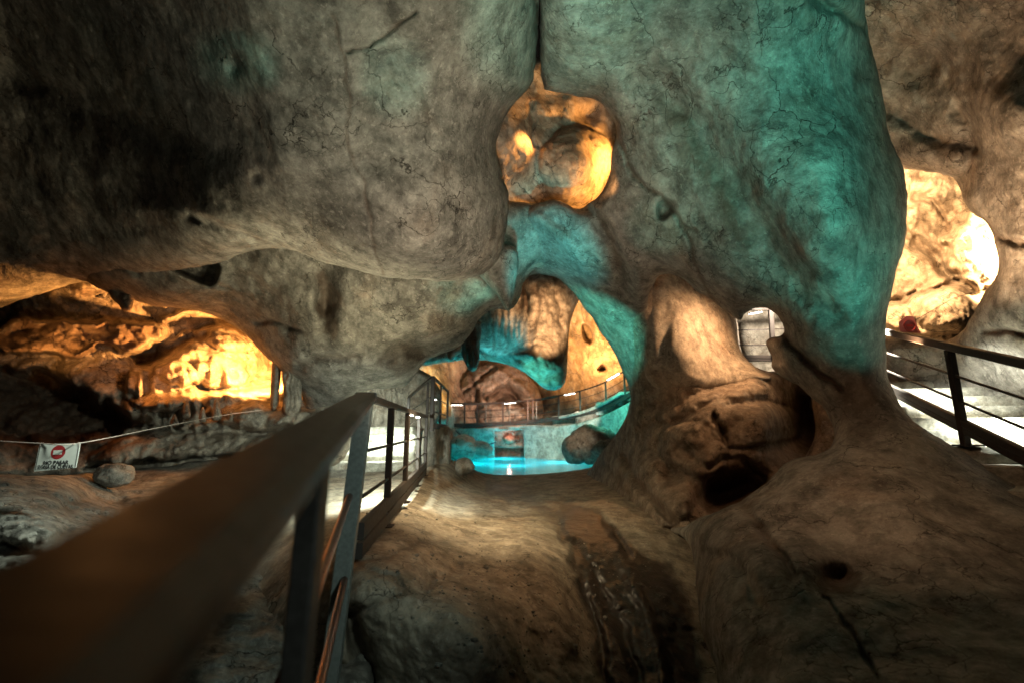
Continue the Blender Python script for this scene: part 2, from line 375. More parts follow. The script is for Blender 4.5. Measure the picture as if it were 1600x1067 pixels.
M['ink'] = plain('sign_black_ink', (.02, .02, .02), .5)
M['pink'] = plain('faded_pink_sign', (.35, .12, .13), .5, 0, .3)
#GEOM
# ------------------------------------------------------------------ rock masses
# hanging ceiling, upper left
o = relief('cave_ceiling', [(-350,-300),(845,-300),(842,0),(838,125),(815,148),(795,172),(780,205),(778,240),(784,275),(797,302),(795,330),(788,370),(778,405),(765,425),(740,434),(700,440),(650,441),(610,436),(560,424),(500,406),(440,388),(395,393),(350,408),(290,424),(230,432),(170,440),(120,440),(60,462),(0,482),(-60,520),(-350,640)],
  [(-350,-300,3.0),(100,-300,2.6),(450,-300,2.4),(845,-300,2.7),(0,0,4.2),(400,0,3.4),(650,0,3.5),(838,0,4.0),(0,250,5.6),(250,200,4.7),(440,250,4.2),(600,200,4.2),(720,200,4.6),(790,240,5.0),(650,350,4.5),(650,420,4.9),(440,370,5.0),(770,390,5.3),(300,350,5.0),(250,400,5.7),(100,400,6.3),(100,300,5.5),(0,470,6.6),(-350,600,6.5),(-350,200,5.5)],
  M['ceil'], rw=70, thick=.8, step=3, jag=4,
  feats=[('g',[(838,-50),(836,40),(838,90),(840,130)],4,.10,.6),('g',[(520,30),(535,90),(546,160),(538,200),(556,260),(575,320),(582,380),(598,430)],2.4,.03,.55),('g',[(540,80),(570,72),(600,60),(622,38),(650,20)],2.6,.05,.7),
   ('c',(470,420),(415,150),.0032,1.2),('g',[(300,340),(360,360),(440,392)],8,.10),('g',[(590,0),(600,120),(585,250)],30,.10),('b',380,200,60,60,0,.12),('b',620,220,30,20,30,.06),('b',700,330,50,120,0,-.12),
   ('g',[(440,388),(380,362),(320,340),(250,330),(190,325)],24,-.07),('b',400,278,9,9,0,.10),('b',365,105,12,18,0,.08),('g',[(0,120),(120,150),(210,200),(330,240)],26,.10)],
  noise=((1.8,.11,3,0),(.5,.026,5,0),(.1,.008,3,0)))
tag(o, kind='structure')
# roof of the passage behind it
o = relief('passage_roof', [(60,300),(900,300),(880,400),(820,432),(812,470),(797,486),(770,482),(748,498),(738,518),(716,540),(692,553),(662,562),(648,585),(632,604),(600,606),(560,612),(520,640),(480,660),(470,600),(440,582),(405,548),(385,522),(350,500),(300,486),(250,478),(200,470),(120,440)],
  [(100,420,7.7),(300,300,6.8),(600,300,6.9),(880,320,7.0),(480,450,7.0),(300,450,7.3),(560,500,7.1),(650,450,6.9),(700,500,7.3),(780,440,7.5),(690,545,7.9),(600,560,7.6),(620,600,8.4),(500,600,8.2),(420,540,8),(350,490,8)],
  M['ceil'], rw=40, thick=.5, step=3, jag=3,
  feats=[('b',510,470,16,40,0,.5),('b',500,420,25,25,0,.25),('g',[(400,500),(440,510),(470,515)],4,.1,.5),('g',[(470,570),(500,555),(560,560)],6,.15,.4),('g',[(605,560),(625,545),(660,545)],12,.3,.5),
   ('p',[(255,412),(352,402),(340,445),(325,450),(300,440),(270,425)],.5,6),('b',470,560,40,30,0,-.2),('c',(770,430),(740,500),.004,.6),('g',[(745,432),(790,478)],14,-.15)],
  stain_shades=[([(495,410),(530,430),(530,520),(510,530),(490,470)],8,.7),([(600,560),(650,540),(700,545),(660,565),(620,600)],6,.5)],
  noise=((1.2,.14,4,0),(.4,.03,4,1),(.12,.008,3,0)))
tag(o, kind='structure')
# central wall, teal pillar and its spreading foot
HOLE = [(1048,429),(1068,436),(1088,452),(1110,468),(1132,484),(1150,498),(1160,500),(1163,490),(1175,480),(1192,478),(1210,486),(1222,503),(1225,522),(1205,524),(1196,530),(1198,540),(1210,556),(1203,572),
        (1225,590),(1252,604),(1275,622),(1292,642),(1302,662),(1306,680),(1300,697),(1285,705),(1256,712),(1232,722),(1213,734),(1190,760),(1168,775),(1132,794),(1100,806),(1075,822),(1062,826),(1040,815),(1010,795),(1000,760),(990,700),(1003,650),(1014,600),(1016,540),(1008,490),(1012,460),(1022,440),(1034,431)]
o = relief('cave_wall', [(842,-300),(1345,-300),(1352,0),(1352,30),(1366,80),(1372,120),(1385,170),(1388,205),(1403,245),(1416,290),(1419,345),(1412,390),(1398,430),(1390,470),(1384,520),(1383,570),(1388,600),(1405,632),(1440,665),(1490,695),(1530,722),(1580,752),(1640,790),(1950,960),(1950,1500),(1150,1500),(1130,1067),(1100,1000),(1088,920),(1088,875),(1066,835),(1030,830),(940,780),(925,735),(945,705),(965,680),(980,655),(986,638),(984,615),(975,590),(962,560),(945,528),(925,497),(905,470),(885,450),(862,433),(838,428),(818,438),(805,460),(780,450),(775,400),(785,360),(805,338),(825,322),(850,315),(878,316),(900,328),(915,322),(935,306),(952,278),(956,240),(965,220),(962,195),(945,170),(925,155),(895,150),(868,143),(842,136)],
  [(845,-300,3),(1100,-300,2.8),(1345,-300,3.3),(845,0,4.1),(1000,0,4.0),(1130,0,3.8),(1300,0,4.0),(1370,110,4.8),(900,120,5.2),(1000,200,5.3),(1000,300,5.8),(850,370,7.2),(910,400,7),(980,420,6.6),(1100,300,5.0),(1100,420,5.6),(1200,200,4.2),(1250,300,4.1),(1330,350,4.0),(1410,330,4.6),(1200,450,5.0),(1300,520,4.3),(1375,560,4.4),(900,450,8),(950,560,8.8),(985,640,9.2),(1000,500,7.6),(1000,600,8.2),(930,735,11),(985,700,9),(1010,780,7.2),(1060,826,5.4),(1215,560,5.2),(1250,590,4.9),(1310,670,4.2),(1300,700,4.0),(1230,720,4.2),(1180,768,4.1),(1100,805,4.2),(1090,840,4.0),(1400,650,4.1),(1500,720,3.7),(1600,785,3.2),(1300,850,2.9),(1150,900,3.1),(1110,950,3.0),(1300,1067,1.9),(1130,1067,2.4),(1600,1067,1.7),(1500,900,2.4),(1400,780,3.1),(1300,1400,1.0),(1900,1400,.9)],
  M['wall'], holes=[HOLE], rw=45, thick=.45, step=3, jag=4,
  feats=[('g',[(838,-50),(836,40),(838,90),(842,140)],6,.12,.4),('p',[(1022,312),(1045,306),(1062,320),(1050,345),(1022,350)],.35,14),('g',[(965,222),(985,260),(1000,290),(1045,318),(1062,345),(1090,420),(1110,470)],3,.06,.7),('g',[(1060,345),(1072,358),(1085,362)],3,.05,.6),
   ('g',[(1000,120),(1060,160),(1100,200),(1140,270),(1190,350),(1240,430),(1300,490)],26,.16),('g',[(1270,0),(1310,20),(1350,45)],8,.12,.5),('b',1060,60,90,90,0,.15),('b',1300,300,60,150,10,-.2),('b',1010,190,12,14,0,.05),
   ('g',[(945,330),(985,400),(1005,470)],14,-.10),('g',[(915,325),(945,360),(960,400),(975,450)],10,.14,.3),('g',[(830,335),(880,365),(920,430),(960,500)],10,-.12),('g',[(1226,524),(1262,560),(1310,610)],5,.16,.8),
   ('b',1330,660,50,50,0,.15),('g',[(1155,780),(1195,830),(1240,900)],8,.10,.5),('g',[(1290,930),(1330,980),(1370,1060)],4,.05,.6),('b',1310,905,34,26,0,.22),('b',1200,870,80,60,0,-.12),('b',1450,620,40,40,0,0),
   ('g',[(1190,950),(1150,880),(1110,860)],10,.06),('b',1400,900,100,60,20,.12),('g',[(1140,500),(1170,492),(1183,505)],6,-.12)],
  stain_shades=[([(1000,130),(1080,150),(1150,260),(1210,380),(1180,420),(1110,330),(1040,230)],26,.6),([(1270,600),(1330,570),(1390,620),(1400,690),(1340,710),(1300,660)],24,.45),([(860,330),(900,350),(890,380),(850,370)],8,.4),([(1260,880),(1350,880),(1360,930),(1290,935)],14,.7)],  # brown band across the wall, darker patches lower down
  noise=((1.4,.14,4,0),(.5,.022,4,1),(.12,.007,3,0)))
tag(o, kind='structure')
# mound, orange jamb and cavities seen through the opening
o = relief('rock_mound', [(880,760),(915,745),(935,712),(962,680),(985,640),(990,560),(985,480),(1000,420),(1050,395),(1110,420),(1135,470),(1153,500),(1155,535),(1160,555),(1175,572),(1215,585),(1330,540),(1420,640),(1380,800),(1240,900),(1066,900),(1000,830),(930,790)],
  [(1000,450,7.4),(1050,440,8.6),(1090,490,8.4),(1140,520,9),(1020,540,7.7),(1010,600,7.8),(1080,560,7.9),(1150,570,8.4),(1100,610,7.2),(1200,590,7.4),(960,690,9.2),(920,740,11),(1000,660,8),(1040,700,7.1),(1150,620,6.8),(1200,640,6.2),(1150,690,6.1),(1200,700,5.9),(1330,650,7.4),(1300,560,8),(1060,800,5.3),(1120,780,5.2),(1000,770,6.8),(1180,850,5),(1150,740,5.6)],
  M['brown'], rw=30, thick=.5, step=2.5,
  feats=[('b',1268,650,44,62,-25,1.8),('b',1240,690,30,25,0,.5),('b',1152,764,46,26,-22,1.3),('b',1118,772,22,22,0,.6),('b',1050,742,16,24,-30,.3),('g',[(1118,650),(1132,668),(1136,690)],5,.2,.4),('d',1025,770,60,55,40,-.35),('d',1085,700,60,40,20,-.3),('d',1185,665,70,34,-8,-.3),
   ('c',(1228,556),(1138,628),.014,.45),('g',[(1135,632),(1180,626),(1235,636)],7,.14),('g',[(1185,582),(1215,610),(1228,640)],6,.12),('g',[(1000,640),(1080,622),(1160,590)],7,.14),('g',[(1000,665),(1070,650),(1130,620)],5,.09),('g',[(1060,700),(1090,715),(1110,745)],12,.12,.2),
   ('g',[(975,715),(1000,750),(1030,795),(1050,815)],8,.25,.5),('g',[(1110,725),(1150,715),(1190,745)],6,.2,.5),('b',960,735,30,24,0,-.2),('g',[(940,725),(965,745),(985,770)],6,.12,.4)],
  stain_shades=[([(1225,598),(1275,610),(1305,660),(1300,705),(1255,712),(1250,660)],14,.9),([(1092,750),(1130,722),(1185,728),(1215,760),(1160,815),(1095,805)],10,.9),([(1100,650),(1250,640),(1300,720),(1150,780),(1080,830),(1000,800),(1010,740)],30,.3)],  # cavity patches paint the darkness of the hollows into the colour
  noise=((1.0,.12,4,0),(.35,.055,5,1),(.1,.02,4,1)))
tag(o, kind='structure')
o = relief('rock_fin', [(1003,520),(1010,465),(1025,432),(1050,395),(1110,420),(1135,470),(1152,500),(1155,535),(1162,558),(1186,577),(1215,592),(1165,600),(1120,606),(1075,612),(1035,622),(1010,600),(1002,560)],
  [(1003,520,7.5),(1020,440,7.7),(1060,440,8.2),(1090,490,7.9),(1140,520,8.4),(1040,520,7.45),(1020,600,7.6),(1080,560,7.35),(1150,570,7.9),(1100,605,7.2),(1200,592,7.4),(1040,615,7.6)],
  M['fin'], rw=22, thick=.35, step=2, jag=2, feats=[('g',[(1030,470),(1040,520),(1035,580)],10,.08),('b',1100,530,30,30,0,-.06)], noise=((1.0,.08,3,0),(.3,.012,4,0)))
tag(o, kind='structure')
o = relief('spill_block_rock', [(1262,560),(1355,550),(1365,640),(1370,780),(1232,780),(1254,720),(1276,680),(1270,640)],  # added rock behind the pillar, blocks stair lamp spill onto the mound
  [(1262,545,7.0),(1370,545,6.4),(1370,780,6.0),(1262,780,6.5),(1300,660,6.9)], M['brown'], rw=14, thick=.35, step=3, noise=((.6,.08,4,0),(.15,.02,4,1)))
tag(o, kind='structure')
# floor
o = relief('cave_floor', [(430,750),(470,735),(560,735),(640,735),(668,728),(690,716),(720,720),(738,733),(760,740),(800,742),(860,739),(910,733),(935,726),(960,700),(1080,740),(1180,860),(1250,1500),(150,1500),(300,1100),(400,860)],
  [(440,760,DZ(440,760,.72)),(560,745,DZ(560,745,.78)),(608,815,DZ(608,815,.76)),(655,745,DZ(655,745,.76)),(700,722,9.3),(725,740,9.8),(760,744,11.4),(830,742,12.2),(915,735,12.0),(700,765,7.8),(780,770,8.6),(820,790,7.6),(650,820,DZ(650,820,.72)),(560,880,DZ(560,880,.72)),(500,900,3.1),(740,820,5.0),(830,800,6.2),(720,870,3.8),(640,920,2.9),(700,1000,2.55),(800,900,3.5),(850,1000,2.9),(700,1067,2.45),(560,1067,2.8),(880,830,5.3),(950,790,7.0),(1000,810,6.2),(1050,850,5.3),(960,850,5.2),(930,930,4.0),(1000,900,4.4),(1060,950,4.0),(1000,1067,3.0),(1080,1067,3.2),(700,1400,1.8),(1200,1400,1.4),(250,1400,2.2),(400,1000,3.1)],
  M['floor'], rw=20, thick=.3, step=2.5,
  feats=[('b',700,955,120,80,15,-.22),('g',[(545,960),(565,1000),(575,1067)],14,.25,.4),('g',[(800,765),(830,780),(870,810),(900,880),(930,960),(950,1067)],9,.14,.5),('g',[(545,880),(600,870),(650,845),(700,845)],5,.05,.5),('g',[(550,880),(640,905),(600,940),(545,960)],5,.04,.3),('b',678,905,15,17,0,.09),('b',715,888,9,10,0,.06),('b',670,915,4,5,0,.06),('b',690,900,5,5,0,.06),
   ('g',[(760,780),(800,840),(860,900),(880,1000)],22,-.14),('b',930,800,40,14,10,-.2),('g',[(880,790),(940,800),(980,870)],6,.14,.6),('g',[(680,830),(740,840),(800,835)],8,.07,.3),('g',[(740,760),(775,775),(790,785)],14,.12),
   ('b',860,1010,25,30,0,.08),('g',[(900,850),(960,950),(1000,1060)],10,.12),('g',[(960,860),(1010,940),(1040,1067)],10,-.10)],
  stain_shades=[([(845,782),(935,780),(985,840),(1060,880),(1090,960),(1120,1100),(940,1100),(920,980),(880,880)],20,.95),([(740,752),(830,752),(810,778),(770,782)],8,.6),([(665,900),(690,890),(690,920),(672,925)],4,.6),([(706,884),(724,880),(722,898)],3,.6)],
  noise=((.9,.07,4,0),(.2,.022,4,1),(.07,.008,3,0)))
tag(o, kind='structure')
# left grotto
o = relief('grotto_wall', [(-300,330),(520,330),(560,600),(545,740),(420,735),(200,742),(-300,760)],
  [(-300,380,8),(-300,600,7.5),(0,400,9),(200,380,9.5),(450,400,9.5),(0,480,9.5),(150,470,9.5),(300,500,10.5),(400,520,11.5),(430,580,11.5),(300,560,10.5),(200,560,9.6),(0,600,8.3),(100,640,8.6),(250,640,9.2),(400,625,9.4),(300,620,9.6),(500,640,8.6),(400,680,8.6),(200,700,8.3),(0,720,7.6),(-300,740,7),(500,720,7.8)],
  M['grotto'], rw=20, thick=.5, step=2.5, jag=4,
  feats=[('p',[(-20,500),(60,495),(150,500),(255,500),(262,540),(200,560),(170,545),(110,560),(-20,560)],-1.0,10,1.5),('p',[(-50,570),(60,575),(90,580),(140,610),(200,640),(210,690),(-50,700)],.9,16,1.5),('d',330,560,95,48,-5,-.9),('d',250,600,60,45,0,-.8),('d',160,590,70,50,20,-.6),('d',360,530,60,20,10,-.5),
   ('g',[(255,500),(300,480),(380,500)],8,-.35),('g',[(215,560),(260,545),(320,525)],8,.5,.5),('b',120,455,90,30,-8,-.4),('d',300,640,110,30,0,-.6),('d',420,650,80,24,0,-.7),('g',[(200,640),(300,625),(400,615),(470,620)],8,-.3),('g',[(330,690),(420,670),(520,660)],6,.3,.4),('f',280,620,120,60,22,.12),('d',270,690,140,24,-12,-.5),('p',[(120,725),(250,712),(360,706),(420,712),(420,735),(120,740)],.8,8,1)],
  stain_shades=[([(-20,500),(250,500),(255,545),(100,560),(-20,560)],10,.9),([(-50,570),(90,580),(200,640),(215,720),(-50,740)],20,.9),([(110,445),(175,447),(160,462),(90,465)],6,.7)],  # ledge and lower-left patches paint shade around the glow
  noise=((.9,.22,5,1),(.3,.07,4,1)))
tag(o, kind='structure')
o = relief('grotto_floor', [(-400,745),(-100,735),(60,745),(200,735),(350,715),(450,712),(560,720),(600,800),(560,1500),(-600,1500)],
  [(-300,760,5),(0,760,4.4),(100,780,4.6),(180,740,7.5),(330,730,8),(450,725,8),(300,790,5.6),(420,790,5.8),(200,850,3.8),(0,880,3.0),(200,950,2.9),(400,900,3.6),(0,1067,2.0),(400,1067,2.4),(0,1400,1.2),(500,1400,1.2)],
  M['ground'], rw=14, thick=.3, step=3, jag=2,
  feats=[('g',[(110,790),(170,780),(230,815)],16,.35,.5),('d',60,800,150,60,15,-.35),('g',[(0,860),(60,850),(110,830)],10,.12,.4),('g',[(0,905),(90,880),(140,880)],8,.2,.4)],
  noise=((.8,.16,5,1),(.2,.05,4,1)))
tag(o, kind='structure')
# right wall with the window onto the bright grotto
o = relief('side_wall', [(1250,-300),(1950,-300),(1950,760),(1600,720),(1350,700),(1330,300)],
  [(1300,-300,4.2),(1900,-300,3.0),(1370,60,6.2),(1600,0,4.6),(1420,220,6.6),(1600,200,4.9),(1520,330,5.8),(1600,420,5.0),(1560,500,5.4),(1400,540,7.2),(1500,540,6.4),(1600,600,5.6),(1400,690,7.2),(1600,700,6),(1900,300,3.5),(1900,700,4)],
  M['wall'], holes=[[(1350,264),(1400,266),(1440,268),(1470,272),(1492,282),(1505,300),(1507,315),(1520,332),(1540,345),(1552,370),(1561,405),(1556,432),(1542,455),(1530,480),(1515,510),(1498,524),(1470,530),(1430,526),(1400,518),(1350,530)]],
  rw=26, thick=.35, step=3, jag=5,
  feats=[('g',[(1500,290),(1520,220),(1500,170)],14,.2),('g',[(1380,170),(1450,210),(1520,230)],14,.15),('b',1450,100,50,40,0,.3),('g',[(1540,350),(1580,380),(1620,385)],5,.1,.4),('g',[(1535,520),(1600,525)],5,.1,.5),('b',1580,170,50,50,0,-.2)],
  stain_shades=[([(1380,60),(1440,30),(1500,120),(1420,170),(1385,140)],20,.4)])
tag(o, kind='structure')
o = relief('side_grotto', [(1300,200),(1660,200),(1660,600),(1300,600)],
  [(1300,200,8.4),(1660,200,8.4),(1450,350,9.2),(1550,400,9.0),(1400,500,8.8),(1480,500,8.2),(1660,600,8),(1300,600,8)],
  M['pale'], rw=10, thick=.4, step=2.5, jag=2,
  feats=[('p',[(1462,372),(1478,385),(1488,412),(1500,440),(1535,462),(1580,450),(1590,340),(1530,320),(1500,352)],-.4,9,2),('g',[(1435,380),(1460,395),(1490,440),(1540,468)],9,.35,.35),('d',1480,480,70,45,-15,-.7),('d',1400,495,30,28,0,-.6),('d',1530,380,50,70,20,-.6),('g',[(1390,470),(1440,460),(1500,440)],5,.3,.5),('g',[(1400,330),(1450,300),(1480,340)],5,.2,.3)],
  stain_shades=[([(1455,300),(1475,295),(1480,320),(1462,322)],4,.35),([(1440,345),(1465,350),(1460,365),(1440,365)],4,.35)],
  noise=((.9,.2,5,1),(.25,.05,4,1)))
tag(o, kind='structure')
# behind the round window
o = relief('upper_grotto', [(740,90),(1010,90),(1010,380),(900,420),(760,420)],
  [(750,100,7),(790,220,6.6),(830,280,7.6),(800,300,7.4),(860,160,7.8),(940,170,8.2),(900,330,8.2),(850,400,7.9),(1000,250,8.6),(820,350,7.6),(780,400,7.4)],
  M['pale'], rw=10, thick=.4, step=2.5,
  feats=[('b',902,262,50,52,0,-.7),('d',900,262,57,67,0,-.5),('b',870,300,30,24,0,-.2),('g',[(828,165),(830,200),(838,225)],4,.12,.2),('b',915,180,14,10,20,.2),('b',930,175,8,14,20,.15),('b',860,170,20,14,0,-.1)],
  noise=((.8,.1,4,0),(.2,.03,4,1)))
tag(o, kind='structure')
# pool chamber
o = relief('chamber_wall', [(520,330),(1300,330),(1300,760),(520,760)],
  [(520,330,18),(1300,330,18),(800,400,22),(760,600,24),(900,600,22),(960,560,20),(680,600,19),(1000,650,19),(640,660,16),(520,760,14),(1300,760,15),(1180,520,14),(1200,600,13)],
  M['back'], rw=10, thick=1, step=2.5,
  feats=[('p',[(906,505),(918,503),(930,520),(928,540),(915,538),(908,525)],1.0,5),('d',943,575,9,6,0,1.2),('g',[(665,560),(690,600),(700,650)],12,-.8),('f',690,600,30,60,14,.3),('b',960,520,20,40,-30,-.9),('g',[(900,470),(925,500),(950,540)],6,-.6)],
  noise=((3,.6,4,0),(.8,.12,4,1)))
tag(o, kind='structure')
o = relief('chamber_mound', [(690,700),(703,650),(712,610),(725,588),(745,572),(775,562),(800,568),(822,585),(842,610),(850,640),(856,700)],
  [(690,690,20.5),(770,690,20.5),(855,690,20.5),(770,600,21),(720,620,21.5),(830,620,21.5),(780,565,22.5)],
  M['back'], rw=6, thick=.25, step=2, jag=3,
  feats=[('g',[(775,575),(790,590),(830,615)],7,-.4),('b',790,620,25,18,0,.6),('g',[(760,620),(790,605),(820,635)],4,.35,.7),('g',[(710,645),(760,640),(845,640)],3,.25,.4),('g',[(735,585),(745,620),(740,660)],4,.3,.5),('g',[(715,620),(760,590),(775,575)],3,.3,.4),('b',735,600,12,16,20,-.4),('b',815,650,14,12,0,-.5)],
  stain_shades=[([(765,625),(780,605),(810,600),(830,635),(800,645)],7,.65)],
  noise=((1.5,.25,4,0),(.5,.16,4,1)))
tag(o, kind='structure')
o = relief('chamber_column', [(640,520),(700,480),(760,440),(800,400),(880,400),(915,450),(900,480),(890,510),(886,560),(884,595),(872,611),(848,608),(832,592),(812,578),(790,570),(760,562),(735,560),(700,566),(640,575)],
  [(650,550,17.5),(720,550,18),(760,490,18.2),(780,515,18.3),(800,420,17.6),(850,440,17),(830,500,16.7),(850,520,16.4),(850,590,16.2),(890,480,17.4),(780,560,17.0),(710,500,18)],
  M['pale'], rw=9, thick=.6, step=2, jag=2,
  feats=[('f',785,515,28,34,10,.22),('b',846,470,34,40,0,-.7),('b',840,560,44,34,0,-.7),('b',812,455,8,22,0,.5),('g',[(815,430),(818,460),(822,485)],3,.3,.8),('g',[(868,450),(880,500),(878,560)],5,.3),('g',[(752,548),(790,551),(830,556)],7,-.6),('g',[(840,445),(838,500),(830,545)],3,.12,.3),('g',[(858,450),(856,490),(862,530)],3,.12,.2)],
  stain_shades=[([(806,440),(822,438),(824,480),(812,490),(804,480)],4,.8),([(788,498),(812,495),(806,543),(788,540)],5,.6)],
  noise=((1.6,.25,4,0),(.5,.10,4,1)))
tag(o, kind='structure')
#ENDGEOM
#OBJ
# ------------------------------------------------------------------ builders for the made things
def sweep(name, pts, w, h, mat, parent=None, round_=False, up=(0, 0, 1), bev=.12):
    """bar along points with a rectangular (softly chamfered) or round section"""
    pts = [Vector(p) for p in pts]; up = Vector(up); vs = []; fs = []
    if round_: prof = [(math.cos(a)*w/2, math.sin(a)*w/2) for a in [i*math.pi/5 for i in range(10)]]
    else:
        b = min(w, h)*bev; x, y = w/2, h/2
        prof = [(x, -y+b), (x, y-b), (x-b, y), (-x+b, y), (-x, y-b), (-x, -y+b), (-x+b, -y), (x-b, -y)]
    n = len(prof)
    for i, p in enumerate(pts):
        if i == 0: t = pts[1]-p
        elif i == len(pts)-1: t = p-pts[-2]
        else: t = (pts[i+1]-p).normalized() + (p-pts[i-1]).normalized()
        t.normalize(); s = t.cross(up)
        if s.length < .05: s = Vector((1, 0, 0))
        s.normalize(); u = s.cross(t).normalized()
        for a, c in prof: vs.append(p + s*a + u*c)
    for i in range(len(pts)-1):
        for k in range(n):
            k2 = (k+1) % n; fs.append((i*n+k, (i+1)*n+k, (i+1)*n+k2, i*n+k2))
    fs.append(tuple(range(n))); fs.append(tuple(reversed(range((len(pts)-1)*n, len(pts)*n))))
    o = make_mesh(name, vs, fs, mat, smooth=round_, parent=parent)
    return o
def root(name, loc, label, cat, group=None):
    o = bpy.data.objects.new(name, None); C.objects.link(o); o.location = loc; o.empty_display_size = .2
    tag(o, label, cat, group); bpy.context.view_layer.update(); return o
def adopt(r):
    """children were modelled in world space: keep them there"""
    inv = Matrix.Translation(r.location).inverted()
    for c in list(C.objects):
        if c.parent == r: c.matrix_parent_inverse = inv
def merge_boxes(name, boxes, mat, parent=None):
    pass
def rough_box(name, cen, size, rz, mat, parent=None, seg=.07, amp=.012, bev=.02, seed=0, tilt=0):
    bm = bmesh.new(); bmesh.ops.create_cube(bm, size=1)
    for v in bm.verts: v.co = Vector((v.co.x*size[0], v.co.y*size[1], v.co.z*size[2]))
    bmesh.ops.bevel(bm, geom=list(bm.edges), offset=bev, segments=2, affect='EDGES')
    for ax in range(3):
        L = size[ax]; k = int(min(60, L/seg))
        for j in range(1, k):
            c = Vector((0, 0, 0)); c[ax] = -L/2 + L*j/k; nrm = Vector((0, 0, 0)); nrm[ax] = 1
            bmesh.ops.bisect_plane(bm, geom=list(bm.verts)+list(bm.edges)+list(bm.faces), plane_co=c, plane_no=nrm)
    R = Matrix.Rotation(rz, 4, 'Z') @ Matrix.Rotation(tilt, 4, 'X'); bmesh.ops.transform(bm, matrix=Matrix.Translation(cen) @ R, verts=bm.verts)
    P = np.array([v.co for v in bm.verts]); bm.normal_update()
    nz = fbm(P, .3, 4, seed=seed)*amp
    for v, z in zip(bm.verts, nz): v.co += v.normal*float(z)
    me = bpy.data.meshes.new(name); bm.to_mesh(me); bm.free(); me.polygons.foreach_set('use_smooth', [True]*len(me.polygons)); me.materials.append(mat)
    o = bpy.data.objects.new(name, me); C.objects.link(o)
    if parent: o.parent = parent
    return o
def boulder(name, c, r, mat, seed=0, sq=(1, 1, 1), sub=4, amp=.18, parent=None):
    bm = bmesh.new(); bmesh.ops.create_icosphere(bm, subdivisions=sub, radius=1)
    P = np.array([v.co for v in bm.verts]); n = fbm(P, .9, 4, seed=seed)*amp + fbm(P, .25, 3, True, seed=seed+3)*amp*.25
    for v, z in zip(bm.verts, n):
        v.co = v.co*(1+float(z)); v.co = Vector((v.co.x*sq[0]*r, v.co.y*sq[1]*r, v.co.z*sq[2]*r))
    me = bpy.data.meshes.new(name); bm.to_mesh(me); bm.free(); me.polygons.foreach_set('use_smooth', [True]*len(me.polygons)); me.materials.append(mat)
    o = bpy.data.objects.new(name, me); C.objects.link(o); o.location = c
    return o
def DV(v): return Vector(v[0]*RIGHT + v[1]*UP + v[2]*FWD)
ZD = Vector((0, 0, -1))

# ------------------------------------------------------------------ near railing on the left
Cn = V(572, 620, 2.85); En = V(150, 960, .25); dA = (En-Cn).normalized()
r = root('metal_railing', (Cn.x, Cn.y, Cn.z-1.0), 'dark metal railing in the foreground, running out of focus past the camera at lower left', 'railing')
Pn = Cn + dA*((Cn-En).length*1.13)
sweep('handrail', [Cn, Cn.lerp(Pn, .33), Cn.lerp(Pn, .66), Pn], .125, .06, M['rail'], r, bev=.3)
sweep('post', [Cn+Vector((-.006, 0, -.028)), V(512, 1085, 2.45)], .10, .05, M['galv'], r, up=(0, 1, 0))
p2 = Cn.lerp(En, .71); sweep('post', [p2+ZD*.027, p2+ZD*1.0+Vector((-.005, -.03, 0))], .05, .05, M['galv'], r, up=(0, 1, 0))
sweep('base_plate', [V(512, 1090, 2.44)+Vector((0,0,.002)), V(512, 1090, 2.44)+ZD*.012], .14, .11, M['galv'], r, up=(0, 1, 0))
for (x, y, d) in ((546, 775, 2.68), (538, 905, 2.55)):
    a = V(x, y, d); sweep('middle_rail', [a, a+dA*1.0, a+dA*2.3], .04, .04, M['copper'], r, round_=True)
sweep('collar', [Cn+dA*.0-dA*.02+ZD*.002, Cn+dA*.05+ZD*.002], .130, .065, M['rail'], r)
for q in (.10, .16):
    bb = Cn+Vector((0, 0, -q)); fwd = (Vector(CAM)-bb).normalized(); sweep('bolt', [bb+fwd*.026, bb+fwd*.036], .018, .018, M['galv'], r, round_=True)
adopt(r)
# the level section towards the pool
Fn = V(666, 651, 7.8)
posts = [(607, 634, 815, 3.9), (635.5, 643, 779, 5.1), (649, 646.5, 757, 6.5), (660, 650, 742, 7.9)]
r = root('metal_railing', V(607, 815, 3.9), 'dark metal railing with two middle bars between the pale steps and the pool path', 'railing')
sweep('handrail', [Cn+(Fn-Cn).normalized()*.02, Fn], .055, .045, M['steel'], r)
B0 = Cn+ZD*.93; pts_b = []
for (x, yt, yb, d) in posts:
    k = (d-2.85)/(7.8-2.85); tp = Cn.lerp(Fn, k); bt = PZ(x-1, yb, .78) if False else Vector((tp.x, tp.y, tp.z-.98))
    sweep('post', [tp+ZD*.024, bt], .05, .05, M['steel'], r, up=(0, 1, 0)); sweep('base_plate', [bt+Vector((0,0,.012)), bt], .12, .12, M['steel'], r, up=(0, 1, 0))
for off, th in ((.33, .018), (.60, .018)):
    sweep('middle_rail', [Cn+ZD*off+Vector((.0, .03, 0)), Fn+ZD*off], th, .02, M['steel'], r)
sweep('base_beam', [Cn+ZD*.80+Vector((.0, .03, 0)), Fn+ZD*.80], .05, .10, M['steel'], r)
sweep('base_beam', [Cn+ZD*.91+Vector((.0, .03, 0)), Fn+ZD*.91], .045, .09, M['steel'], r)
adopt(r)
def led(p, dirv, ln, lab, w=.05, group='light bars under the handrails'):
    rr = root('light_bar', p, lab, 'lamp', group)
    d = Vector(dirv).normalized()*ln/2
    sweep('housing', [Vector(p)-d*1.05+Vector((0, 0, .012)), Vector(p)+d*1.05+Vector((0, 0, .012))], w*1.1, .014, M['steel'], rr)
    sweep('diffuser', [Vector(p)-d, Vector(p)+d], w, .012, M['lamp'], rr); adopt(rr)
dB = (Fn-Cn).normalized()
led(V(642, 648.5, 5.35), dB, .07, 'nearer of two small bright lamps under the handrail by the pale steps', .05)
